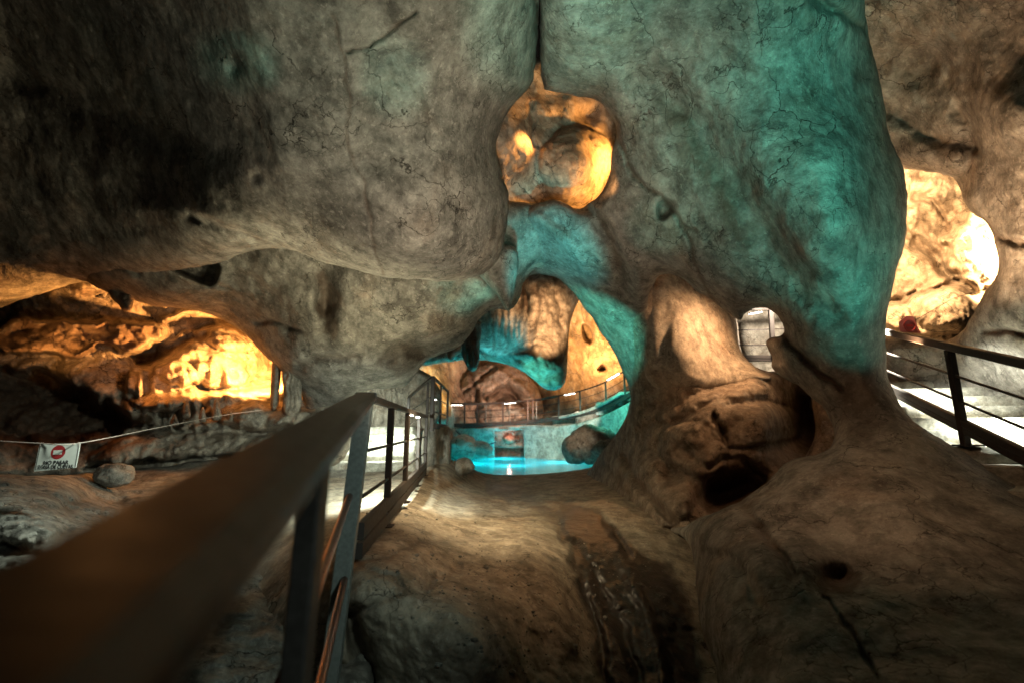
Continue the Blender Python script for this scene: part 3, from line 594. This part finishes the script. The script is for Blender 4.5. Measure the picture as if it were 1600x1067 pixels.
led(V(653, 651.5, 6.35), dB, .07, 'farther of two small bright lamps under the handrail by the pale steps', .05)

# ------------------------------------------------------------------ platform, its railing, left steps
o = relief('platform_wall', [(659,674),(668,668),(690,665),(704,664),(705,690),(705,745),(690,748),(672,752),(658,755)],
  [(660,670,8.6),(704,664,9.6),(660,750,8.6),(705,745,9.6)], M['concrete'], rw=3, thick=.5, step=1.5, smooth=1,
  feats=[('p',[(687,688),(697,686),(698,715),(688,718)],.35,3)], noise=((.5,.06,4,1),(.12,.02,3,1)))
tag(o, 'rough stone wall of the platform at the left edge of the blue pool', 'wall')
r = root('platform_railing', V(677, 665, 8.2), 'dark railing on the stone platform left of the pool, highest railing at the centre', 'railing')
T0 = V(639, 620, 9.8); T1 = V(677, 589, 8.2); T2 = V(700, 611, 11.2)
sweep('handrail', [T0, T1+Vector((-.02, 0, 0))], .05, .045, M['steel'], r); sweep('handrail', [T1, T2], .05, .045, M['steel'], r)
for p, L, wd in ((T0, .75, .06), (T1, .95, .075), (T1.lerp(T2, .45), .9, .04), (T2, .85, .05), (T1.lerp(T0, .18), .85, .045)):
    sweep('post', [p+ZD*.022, p+ZD*L], wd, wd, M['steel'], r, up=(0, 1, 0))
for off in (.33, .6):
    sweep('middle_rail', [T0+ZD*off, T1+ZD*off], .018, .018, M['steel'], r); sweep('middle_rail', [T1+ZD*off, T2+ZD*off], .018, .018, M['steel'], r)
sweep('base_beam', [T1+ZD*.86, T2+ZD*.86], .04, .11, M['steel'], r)
adopt(r)
led(V(680, 624, 8.15), (1, .2, 0), .05, 'small bright lamp on the tall post of the platform railing', .05)
st = root('stone_stairs', PZ(600, 730, .78), 'pale lit stone steps behind the left railing, climbing to the platform', 'stairs')
for i in range(5):
    y0 = 8.4+.5*i; z = .96+.155*i
    c = V(590, 665, y0); rough_box('step', (-3.12-.1*i, y0*math.cos(PITCH)+.9, z/2+.12), (2.6, 1.9, z-.24), .12, M['step'], st, seg=.08, amp=.02, bev=.03, seed=i)
adopt(st)
o = relief('stair_wall', [(430,560),(690,560),(690,700),(430,700)], [(430,560,10),(690,560,12.5),(430,700,10),(690,700,12.5),(600,600,11.4)], M['pale'], rw=8, thick=.4, step=2,
  feats=[('f',590,640,40,60,9,.12)], noise=((.8,.15,4,0),(.2,.05,4,1)))
tag(o, kind='structure')

# ------------------------------------------------------------------ pool, basin, bridge
def ngon(name, pts, mat, z):
    return make_mesh(name, [(p[0], p[1], z) for p in pts], [tuple(range(len(pts)))], mat, smooth=False)
WZ = .25
pool = [PZ(x, y, WZ) for x, y in ((672,722),(660,714),(690,709),(850,708),(930,710),(975,716),(985,735),(950,752),(860,768),(760,772),(690,765),(660,745))]
pool = [Vector((p.x, min(p.y, 21.5), WZ)) for p in pool]
wm = bpy.data.materials.new('pool_water'); wm.use_nodes = True; nt = wm.node_tree; L = nt.links.new
nt.nodes.remove(nt.nodes['Principled BSDF'])
gl = N(nt, 'ShaderNodeBsdfGlossy'); gl.inputs['Roughness'].default_value = .07; tr = N(nt, 'ShaderNodeBsdfTransparent'); tr.inputs[0].default_value = (.12, .85, .95, 1)
fr = N(nt, 'ShaderNodeFresnel'); fr.inputs['IOR'].default_value = 1.33; mx = N(nt, 'ShaderNodeMixShader')
geo = N(nt, 'ShaderNodeNewGeometry'); mp = N(nt, 'ShaderNodeMapping'); mp.inputs['Scale'].default_value = (.6, 2.2, 1); L(geo.outputs['Position'], mp.inputs[0])
nn = N(nt, 'ShaderNodeTexNoise'); nn.inputs['Scale'].default_value = 2.2; nn.inputs['Detail'].default_value = 4; L(mp.outputs[0], nn.inputs['Vector'])
bp = N(nt, 'ShaderNodeBump'); bp.inputs['Strength'].default_value = .35; bp.inputs['Distance'].default_value = .06; L(nn.outputs['Fac'], bp.inputs['Height'])
L(bp.outputs[0], gl.inputs['Normal']); tl = N(nt, 'ShaderNodeBsdfTranslucent'); tl.inputs[0].default_value = (.06, .85, .95, 1); mk = N(nt, 'ShaderNodeMixShader'); mk.inputs[0].default_value = .72; L(tr.outputs[0], mk.inputs[1]); L(tl.outputs[0], mk.inputs[2]); L(fr.outputs[0], mx.inputs[0]); L(mk.outputs[0], mx.inputs[1]); L(gl.outputs[0], mx.inputs[2])
mm = N(nt, 'ShaderNodeMath', operation='MULTIPLY'); mm.inputs[1].default_value = .75; L(fr.outputs[0], mm.inputs[0]); L(mm.outputs[0], mx.inputs[0])
L(mx.outputs[0], nt.nodes['Material Output'].inputs[0])
o = ngon('pool_water', pool, wm, WZ); tag(o, kind='structure')
# basin under the water
n = len(pool); cen = sum(pool, Vector())/n; bv = []; bf = []
for k, (s, z) in enumerate(((1.02, WZ-.03), (.97, WZ-.3), (.8, WZ-.8), (.5, WZ-1.0), (.01, WZ-1.05))):
    for p in pool: q = cen+(p-cen)*s; bv.append((q.x, q.y, z))
for k in range(4):
    for i in range(n): bf.append((k*n+i, k*n+(i+1) % n, (k+1)*n+(i+1) % n, (k+1)*n+i))
o = make_mesh('pool_basin', bv, bf, plain('basin_plaster', (.55, .66, .66), .8, 0, .3, 1.5)); tag(o, kind='structure')
for k, (x, y, e) in enumerate(((735, 724, 170), (800, 727, 110), (870, 722, 110), (785, 716, 190))):
    p = PZ(x, y, WZ); lamp('POINT', 'pool_lamp', (p.x, p.y, WZ-.45), None, (.02, .72, .80), e, .1)

DK = [(690,664.5,19.3),(703,664.5,19.4),(745,664,19.7),(786,662,19.8),(830,659,19.4),(872,653.5,18.8),(906,648,18.0),(946,636,17.0),(990,613,15.8)]
top = [(x, y+2.5+(0 if x < 860 else 9)) for x, y, d in DK]
o = relief('bridge_wall', top[::-1]+[(690,735),(820,735),(1000,735)] , [(x, y, d-.1) for x, y, d in DK]+[(690,735,19.3),(830,735,19.4),(990,735,15.8)], M['concrete'],
  holes=[[(773,673),(818,671),(819,725),(773,725)]], rw=1.5, thick=.22, step=1.5, smooth=0, noise=((1.5,.02,3,0),(.2,.008,3,0)),
  feats=[('g',[(776,670),(798,669),(820,668)],1.0,.05,.6)], stain_shades=[([(812,670),(822,670),(822,700),(815,705)],5,.3)])
tag(o, 'pale concrete wall under the curved footbridge, with a square opening above the blue pool', 'wall')
o = relief('niche_rock', [(745,655),(850,655),(850,740),(745,740)], [(745,655,21.6),(850,655,21.4),(745,740,21.2),(850,740,21.2),(796,686,20.9)], rock('red_rock', (.30,.09,.04), (.42,.16,.08), (.12,.04,.02), sc=.8), rw=6, thick=.3, step=1.5,
  feats=[('d',795,686,19,13,0,-.7),('b',812,690,4,8,0,-.2)], noise=((.5,.12,4,1),))
tag(o, kind='structure')
br = root('footbridge', V(786, 662, 19.8), 'curved footbridge with thin dark railing crossing above the blue pool', 'bridge')
dk = [V(x, y, d) for x, y, d in DK]
def dens(pts, n=6):
    out = []
    P_ = [pts[0]]+pts+[pts[-1]]
    for i in range(1, len(P_)-2):
        for k in range(n):
            t = k/n; a, b, c, d = P_[i-1], P_[i], P_[i+1], P_[i+2]
            out.append(.5*((2*b)+(c-a)*t+(2*a-5*b+4*c-d)*t*t+(3*b-a-3*c+d)*t**3))
    return out+[pts[-1]]
dd = dens(dk)
o = sweep('deck', [p+Vector((.0, .42, .0)) for p in dd], .9, .10, M['concrete'], br)
sweep('edge_beam', [p+Vector((0, -.16, .02)) for p in dd], .05, .15, M['steel'], br)
near = [p+Vector((0, -.16, .93)) for p in dd]; far = [p+Vector((0, .8, .93)) for p in dd[:len(dd)*2//3]]
sweep('handrail', near, .045, .045, M['steel'], br); sweep('handrail', far, .045, .045, M['steel'], br)
for off in (.3, .6):
    sweep('middle_rail', [p+ZD*off for p in near], .018, .018, M['steel'], br); sweep('middle_rail', [p+ZD*off for p in far], .018, .018, M['steel'], br)
def at_px(px, line):
    return min(line, key=lambda p: abs(CX+F*p.x/((p-Vector(CAM)).dot(Vector(FWD)))-px))
fine = dens(near, 8); ffar = dens(far, 8)
for px in (703.6, 726, 746, 786, 825, 833, 872.5, 906, 946, 974.5):
    p = at_px(px, fine); sweep('post', [p+ZD*.02, p+ZD*1.0], .06, .05, M['steel'], br, up=(0, 1, 0))
for px in (760, 797, 838): p = at_px(px, ffar); sweep('post', [p+ZD*.02, p+ZD*.95], .045, .045, M['galv'], br, up=(0, 1, 0))
adopt(br)
for px, y, d, ln, lab in ((714, 632.5, 19.3, .45, 'light bar at the left end of the footbridge railing'), (890, 615.5, 18.3, .5, 'light bar under the bridge handrail, middle of the rising part'), (959, 588.5, 16.6, .65, 'light bar under the bridge handrail, beside the teal rock edge'), (797, 629.5, 20.6, .5, 'dim light bar at the middle of the footbridge')):
    p = V(px, y, d); q = at_px(px, fine); i = fine.index(q); t = fine[min(i+3, len(fine)-1)]-fine[max(i-3, 0)]
    led(p, t, ln, lab, .12, 'light bars along the footbridge')
# lit blocks behind the rising deck
bs = root('stone_stairs', V(925, 650, 18.2), 'white lit stone blocks stepping up behind the right part of the footbridge', 'stairs')
for i, (x, y, d) in enumerate(((884, 653, 19.2), (921, 646, 18.4), (955, 631, 17.3), (990, 615, 16.6))):
    p = V(x, y, d); rough_box('step', p+Vector((0, .15, -.16)), (.95, .7, .5), -.5, M['step'], bs, seg=.15, amp=.02, seed=i+20)
adopt(bs)
# boulders
GR = 'dark boulders along the pool edge'
def B(px, py, d, r_, mat, lab, seed, sq=(1, 1, .85), group=GR):
    o = boulder('boulder', V(px, py, d), r_, M[mat], seed, sq); tag(o, lab, 'boulder', group); return o
B(726, 728, 9.5, .19, 'concrete', 'round brown stone ball resting on the path edge before the pool', 1, (1, 1, .95), None)
B(722, 698, 18.6, .62, 'back', 'dark boulder at the pool\'s left end under the hanging cable', 2, (1, .8, .8))
B(748, 702, 18.7, .5, 'back', 'low grey boulder at the pool edge just left of the square opening', 3, (1.1, .7, .7))
B(900, 700, 15.2, .55, 'brown', 'brown boulder leaning at the right side of the pool, leftmost of three', 4, (.8, .8, .9))
B(925, 693, 15.2, .75, 'brown', 'largest brown boulder at the right end of the pool', 5, (1, .8, .85))
B(951, 704, 14.2, .5, 'brown', 'small brown boulder tucked against the rock at the pool\'s far right', 6, (1, .8, .7))
B(951, 680, 15.0, .2, 'pale', 'small pale round boulder above the others at the right end of the pool', 7, (1, 1, 1.1))
B(178, 742, 6.4, .23, 'ground', 'grey boulder on the ground right of the no-entry sign', 8, (1.1, .9, .7), None)
# cable
cb = [V(712, 672, 18.9), V(722, 680, 18.8), V(740, 690, 18.8), V(760, 694, 19.0), V(775, 690, 19.2)]
o = sweep('cable', dens(cb, 4), .05, .05, M['cable'], None, round_=True); tag(o, 'black cable sagging across the bridge wall to the square opening', 'cable')

# ------------------------------------------------------------------ right railing and stairs
P0 = V(1482, 541, 4.5); dv = DV((.38, .122, 1)); 
def RP(t): return P0 + dv*t
r = root('stair_railing', P0+ZD*.93, 'dark steel railing rising along the white lit stairs at the right edge', 'railing')
sweep('handrail', [RP(-3.2), RP(1.8)], .06, .075, M['steel'], r)
for off in (.285, .53): sweep('middle_rail', [RP(-3.2)+ZD*off, RP(1.8)+ZD*off], .018, .02, M['steel'], r)
sweep('base_beam', [RP(-3.2)+ZD*.735, RP(1.8)+ZD*.735], .05, .07, M['steel'], r); sweep('base_beam', [RP(-3.2)+ZD*.805, RP(1.8)+ZD*.805], .045, .065, M['steel'], r)
sweep('post', [RP(0)+ZD*.038, RP(0)+ZD*.97], .07, .06, M['steel'], r, up=(0, 1, 0)); sweep('post', [RP(-1.9)+ZD*.038, RP(-1.9)+ZD*.97], .07, .06, M['steel'], r, up=(0, 1, 0))
sweep('foot_plate', [RP(0)+ZD*.945+Vector((.02, 0, 0)), RP(0)+ZD*.96+Vector((.02, 0, 0))], .2, .16, M['steel'], r, up=(0, 1, 0))
adopt(r)
st = root('stone_stairs', RP(0)+ZD*.96, 'white lit stairs behind the railing at the right edge', 'stairs')
hd = Vector((dv.x, dv.y, 0)).normalized(); pr = Vector((hd.y, -hd.x, 0)); az = math.atan2(hd.y, hd.x)-math.pi/2
for k in range(-5, 9):
    t = k*.48; b = RP(t)+ZD*.97; c = b + pr*.75 + hd*1.0; c.z = b.z-.2
    rough_box('step', c, (2.0, 2.0, .4), az, M['step'], st, seg=.09, amp=.008, bev=.015, seed=40+k)
adopt(st)
# the piece of the same stair railing seen through the small gap
r = root('stair_railing', V(1207, 566, 9.0), 'short piece of railing framed by the small rock gap beside the orange jamb', 'railing')
for yy, yb, w_, h_ in ((484, 481, .05, .05), (517, 511, .018, .02), (539.5, 537, .018, .02), (557, 556, .05, .07), (562, 561, .05, .05)):
    a = V(1120, yy, 8.8); b = V(1260, yb+2, 9.4); sweep('handrail' if yy == 484 else ('base_beam' if yy > 550 else 'middle_rail'), [a, b], w_, h_, M['steel'], r)
sweep('post', [V(1204, 484, 9.1), V(1209, 562, 9.1)], .09, .06, M['steel'], r, up=(0, 1, 0))
adopt(r)
led(V(1180, 489.5, 8.95), V(1200, 487, 9.1)-V(1165, 492, 8.9), .25, 'light bar glowing in the small rock gap under its railing', .1)
o = relief('gap_wall', [(1080,430),(1330,430),(1330,640),(1080,640)], [(1080,430,11),(1330,430,11),(1080,640,10),(1330,640,10)], M['pale'], rw=6, thick=.3, step=3, noise=((.8,.2,4,0),(.2,.04,4,1)))
tag(o, kind='structure')
# faded sign and its wires in the right window
hx = V(1420, 509, 7.4); r6 = .17
o = make_mesh('board', [], [], None); bpy.data.objects.remove(o)
rs = root('warning_sign', hx+ZD*.1, 'faded pink six-sided sign hanging in the bright right window', 'sign')
hexp = [(-.9,.35),(-.1,.95),(.55,.9),(.75,.1),(1.0,-.75),(-.95,-.6)]
vs = [hx+Vector((a*r6, s*.006, b*r6)) for s in (-1, 1) for a, b in hexp]
make_mesh('board', vs, [tuple(range(6)), tuple(range(11, 5, -1))]+[(i, i+6, (i+1) % 6+6, (i+1) % 6) for i in range(6)], M['pink'], False, rs)
ring = [hx+Vector((math.cos(a)*.09, -.012, math.sin(a)*.09)) for a in [i*math.pi/12 for i in range(25)]]
sweep('ring_mark', ring, .02, .004, M['red'], rs); sweep('bar_mark', [hx+Vector((-.05, -.012, 0)), hx+Vector((.05, -.012, 0))], .004, .03, M['red'], rs); adopt(rs)
o = sweep('wire', [V(1431, 500, 7.4), V(1490, 466, 7.6), V(1545, 450, 7.8)], .008, .008, M['cable'], None, True); tag(o, 'thin wire rising from the pink sign across the bright window', 'wire', 'wires in the bright right window')
o = sweep('wire', dens([V(1434, 511, 7.4), V(1460, 518, 7.5), V(1490, 516, 7.6), V(1510, 502, 7.8)], 4), .008, .008, M['cable'], None, True); tag(o, 'slack wire sagging low across the bright window, right of the pink sign', 'wire', 'wires in the bright right window')

# ------------------------------------------------------------------ rope and no-entry sign
SD = 3.4
o = sweep('rope', dens([V(-260, 650, 3.6), V(-60, 682, 3.5), V(62, 692, SD), V(125, 691.5, SD+.03), V(250, 667, 4.4), V(350, 648, 5.6), V(410, 640, 6.4)], 5), .008, .008, M['rope'], None, True)
tag(o, 'thin pale rope strung across the dark grotto, holding the no-entry sign', 'rope')
rs = root('no_entry_sign', V(90, 693, SD), 'small white board with red no-entry disc and black writing hanging from the rope', 'sign')
a, b, c, d_ = V(62, 693, SD), V(125.5, 692, SD), V(119, 730, SD-.03), V(53, 736, SD-.03)
def sg(u, v, off=0):
    p = a.lerp(b, u).lerp(d_.lerp(c, u), v); return p + nsg*off
nsg = (b-a).cross(d_-a).normalized()
if nsg.y > 0: nsg = -nsg
vs = [sg(0,0), sg(1,0), sg(1,1), sg(0,1)]+[sg(0,0,-.004), sg(1,0,-.004), sg(1,1,-.004), sg(0,1,-.004)]
make_mesh('board', vs, [(0,1,2,3),(7,6,5,4),(0,4,5,1),(1,5,6,2),(2,6,7,3),(3,7,4,0)], M['board'], False, rs)
K = 28; W_ = (b-a).length; H_ = (d_-a).length; rad = .27*H_
disc = [sg(.5+rad/W_*math.cos(t), .33+rad/H_*math.sin(t), .0015) for t in [i*2*math.pi/K for i in range(K)]]
make_mesh('no_entry_disc', disc, [tuple(range(K))], M['red'], False, rs)
make_mesh('white_bar', [sg(.385,.25,.003), sg(.60,.25,.003), sg(.60,.42,.003), sg(.385,.42,.003)], [(0,1,2,3)], M['board'], False, rs)
for side in (0, 1):
    e = .025; u0, u1 = (0.02, .035) if side == 0 else (.965, .98)
    make_mesh('border_line', [sg(u0,.04,.0015), sg(u1,.04,.0015), sg(u1,.96,.0015), sg(u0,.96,.0015)], [(0,1,2,3)], M['ink'], False, rs)
for txt, u, v, sz in (('NO PASAR', .5, .735, .15), ('ZONA DE CUEVAS', .5, .90, .15)):
    cu = bpy.data.curves.new('lettering', 'FONT'); cu.body = txt; cu.size = sz*H_*1.3; cu.align_x = 'CENTER'; cu.align_y = 'CENTER'; cu.offset = .0006; cu.extrude = .0005
    t = bpy.data.objects.new('lettering', cu); C.objects.link(t); bpy.context.view_layer.update()
    me = bpy.data.meshes.new_from_object(t.evaluated_get(bpy.context.evaluated_depsgraph_get())); bpy.data.objects.remove(t)
    ex = (b-a).normalized(); ez = nsg; ey = ez.cross(ex).normalized()
    wdt = max(vv.co.x for vv in me.vertices)-min(vv.co.x for vv in me.vertices); sx = min(1, .86*W_/wdt)
    pc = sg(u, v, .003)
    for vv in me.vertices: vv.co = pc + ex*vv.co.x*sx + ey*vv.co.y + ez*vv.co.z
    me.materials.append(M['ink']); o = bpy.data.objects.new('lettering', me); C.objects.link(o); o.parent = rs
adopt(rs)

# ------------------------------------------------------------------ stalactites and columns
for u in (0.03, .97):
    q = sg(u, .03, .002); sweep('tie', [q+Vector((0, 0, .012)), q, q+Vector((0, 0, -.010))], .006, .006, M['rope'], rs, round_=True)
adopt(rs)
def fang(name, outline, d, mat, lab, cat='stalactite', group=None, feats=(), thick=.25, stain_shades=(), step=2, rw=12, nz=((.4, .08, 4, 1), (.1, .02, 3, 1))):
    xs = [p[0] for p in outline]; ys = [p[1] for p in outline]
    ct = [(min(xs), min(ys), d), (max(xs), min(ys), d), (min(xs), max(ys), d*.99), (max(xs), max(ys), d*.99), ((min(xs)+max(xs))/2, (min(ys)+max(ys))/2, d*.99)]
    o = relief(name, outline, ct, mat, rw=rw, thick=thick, step=step, jag=2, feats=feats, stain_shades=stain_shades, noise=nz); tag(o, lab, cat, group); return o
GS = 'stalactites and columns around the orange grotto'
fang('stalactite', [(158,425),(215,425),(218,445),(210,470),(207,488),(192,486),(186,476),(178,472),(166,455)], 7.9, M['grotto'], 'dark blunt stalactite hanging over the orange grotto at upper left', group=GS, stain_shades=[([(150,420),(220,420),(215,495),(160,480)],8,.6)])
fang('rock_column', [(424,560),(440,562),(438,600),(434,640),(420,642),(424,600)], 8.6, M['grotto'], 'thin rock column right beside the brightest glow of the grotto', 'rock column', GS)
fang('rock_column', [(446,556),(476,560),(472,600),(470,650),(438,655),(444,610),(440,585)], 8.3, M['grotto'], 'thicker fluted rock column just right of the bright slit of light', 'rock column', GS, feats=[('f',458,600,14,40,7,.12)])
fang('stalactite', [(712,500),(752,498),(752,520),(750,545),(748,570),(742,582),(733,580),(726,568),(720,552),(716,530)], 14.5, M['back'], 'dark jagged stalactite hanging before the blue lit ledge above the pool', stain_shades=[([(705,495),(760,495),(755,585),(715,585)],5,.7)], feats=[('f',733,540,18,40,9,.3)], thick=.5)
fang('stalactite', [(694,530),(716,520),(722,548),(712,556),(704,566),(698,552)], 14.0, M['back'], 'smaller dark stalactite left of the big one above the pool', thick=.3, stain_shades=[([(690,520),(725,520),(720,570),(695,570)],5,.7)])
fang('rock_drapery', [(735,415),(775,380),(808,385),(810,420),(804,455),(797,487),(791,485),(778,462),(758,440)], 6.6, M['ceil'], 'narrow grey rock fold hanging left of the teal arch', 'rock fold', rw=16, nz=((.6,.05,4,0),(.12,.012,3,0)))
for i, (x, y, h, wd, d) in enumerate(((290, 640, 26, 9, 8.2), (316, 648, 22, 7, 8.1), (338, 640, 34, 10, 8.4), (272, 655, 18, 8, 8.0), (360, 650, 16, 6, 8.2))):
    lab = ['stalagmite stub at the left of the row under the bright grotto floor', 'short narrow stalagmite, middle of the row under the bright grotto', 'tallest stalagmite of the row under the bright grotto', 'low stalagmite at the far left of the row in the grotto', 'smallest stalagmite at the right end of the grotto row'][i]
    fang('stalagmite', [(x-wd, y+h*.5), (x-wd*.7, y), (x-wd*.3, y-h*.5), (x+wd*.2, y-h*.55), (x+wd*.7, y), (x+wd, y+h*.5)], d, M['grotto'], lab, 'stalagmite', 'stalagmites in the orange grotto', thick=.12, rw=8, step=1.5)

# grit and loose stones lying on the path
from mathutils.bvhtree import BVHTree
fl = bpy.data.objects['cave_floor']; bvh = BVHTree.FromObject(fl, bpy.context.evaluated_depsgraph_get())
gv = []; gf = []; rs_ = random.Random(11); proto = bmesh.new(); bmesh.ops.create_icosphere(proto, subdivisions=1, radius=1)
pv = [v.co.copy() for v in proto.verts]; pf = [[v.index for v in f.verts] for f in proto.faces]; proto.free()
n_ = 0
for k in range(1500):
    px = rs_.uniform(560, 1040); py = rs_.uniform(745, 1060)
    if abs(fbm(np.array([[px/60., py/60., 0]]), 1, 2)[0]) < .16 and rs_.random() < .8: continue
    dr = (V(px, py, 1)-Vector(CAM)).normalized(); hit, nrm, _, dist = bvh.ray_cast(Vector(CAM), dr)
    if hit is None or nrm.z < .35: continue
    r_ = rs_.uniform(.003, .010)*(1 if rs_.random() < .93 else 2.4); b0 = len(gv); rot = Matrix.Rotation(rs_.uniform(0, 6.3), 3, 'Z')
    for v in pv:
        q = rot @ Vector((v.x*r_*rs_.uniform(.8, 1.4), v.y*r_*rs_.uniform(.7, 1.1), v.z*r_*rs_.uniform(.5, .8))); gv.append(hit+q+Vector((0, 0, r_*.3)))
    gf += [tuple(b0+i for i in f) for f in pf]; n_ += 1
o = make_mesh('gravel', gv, gf, M['ground'], smooth=False); tag(o, 'fine grit and small loose stones scattered on the rock floor', 'gravel', kind='stuff')
#ENDOBJ
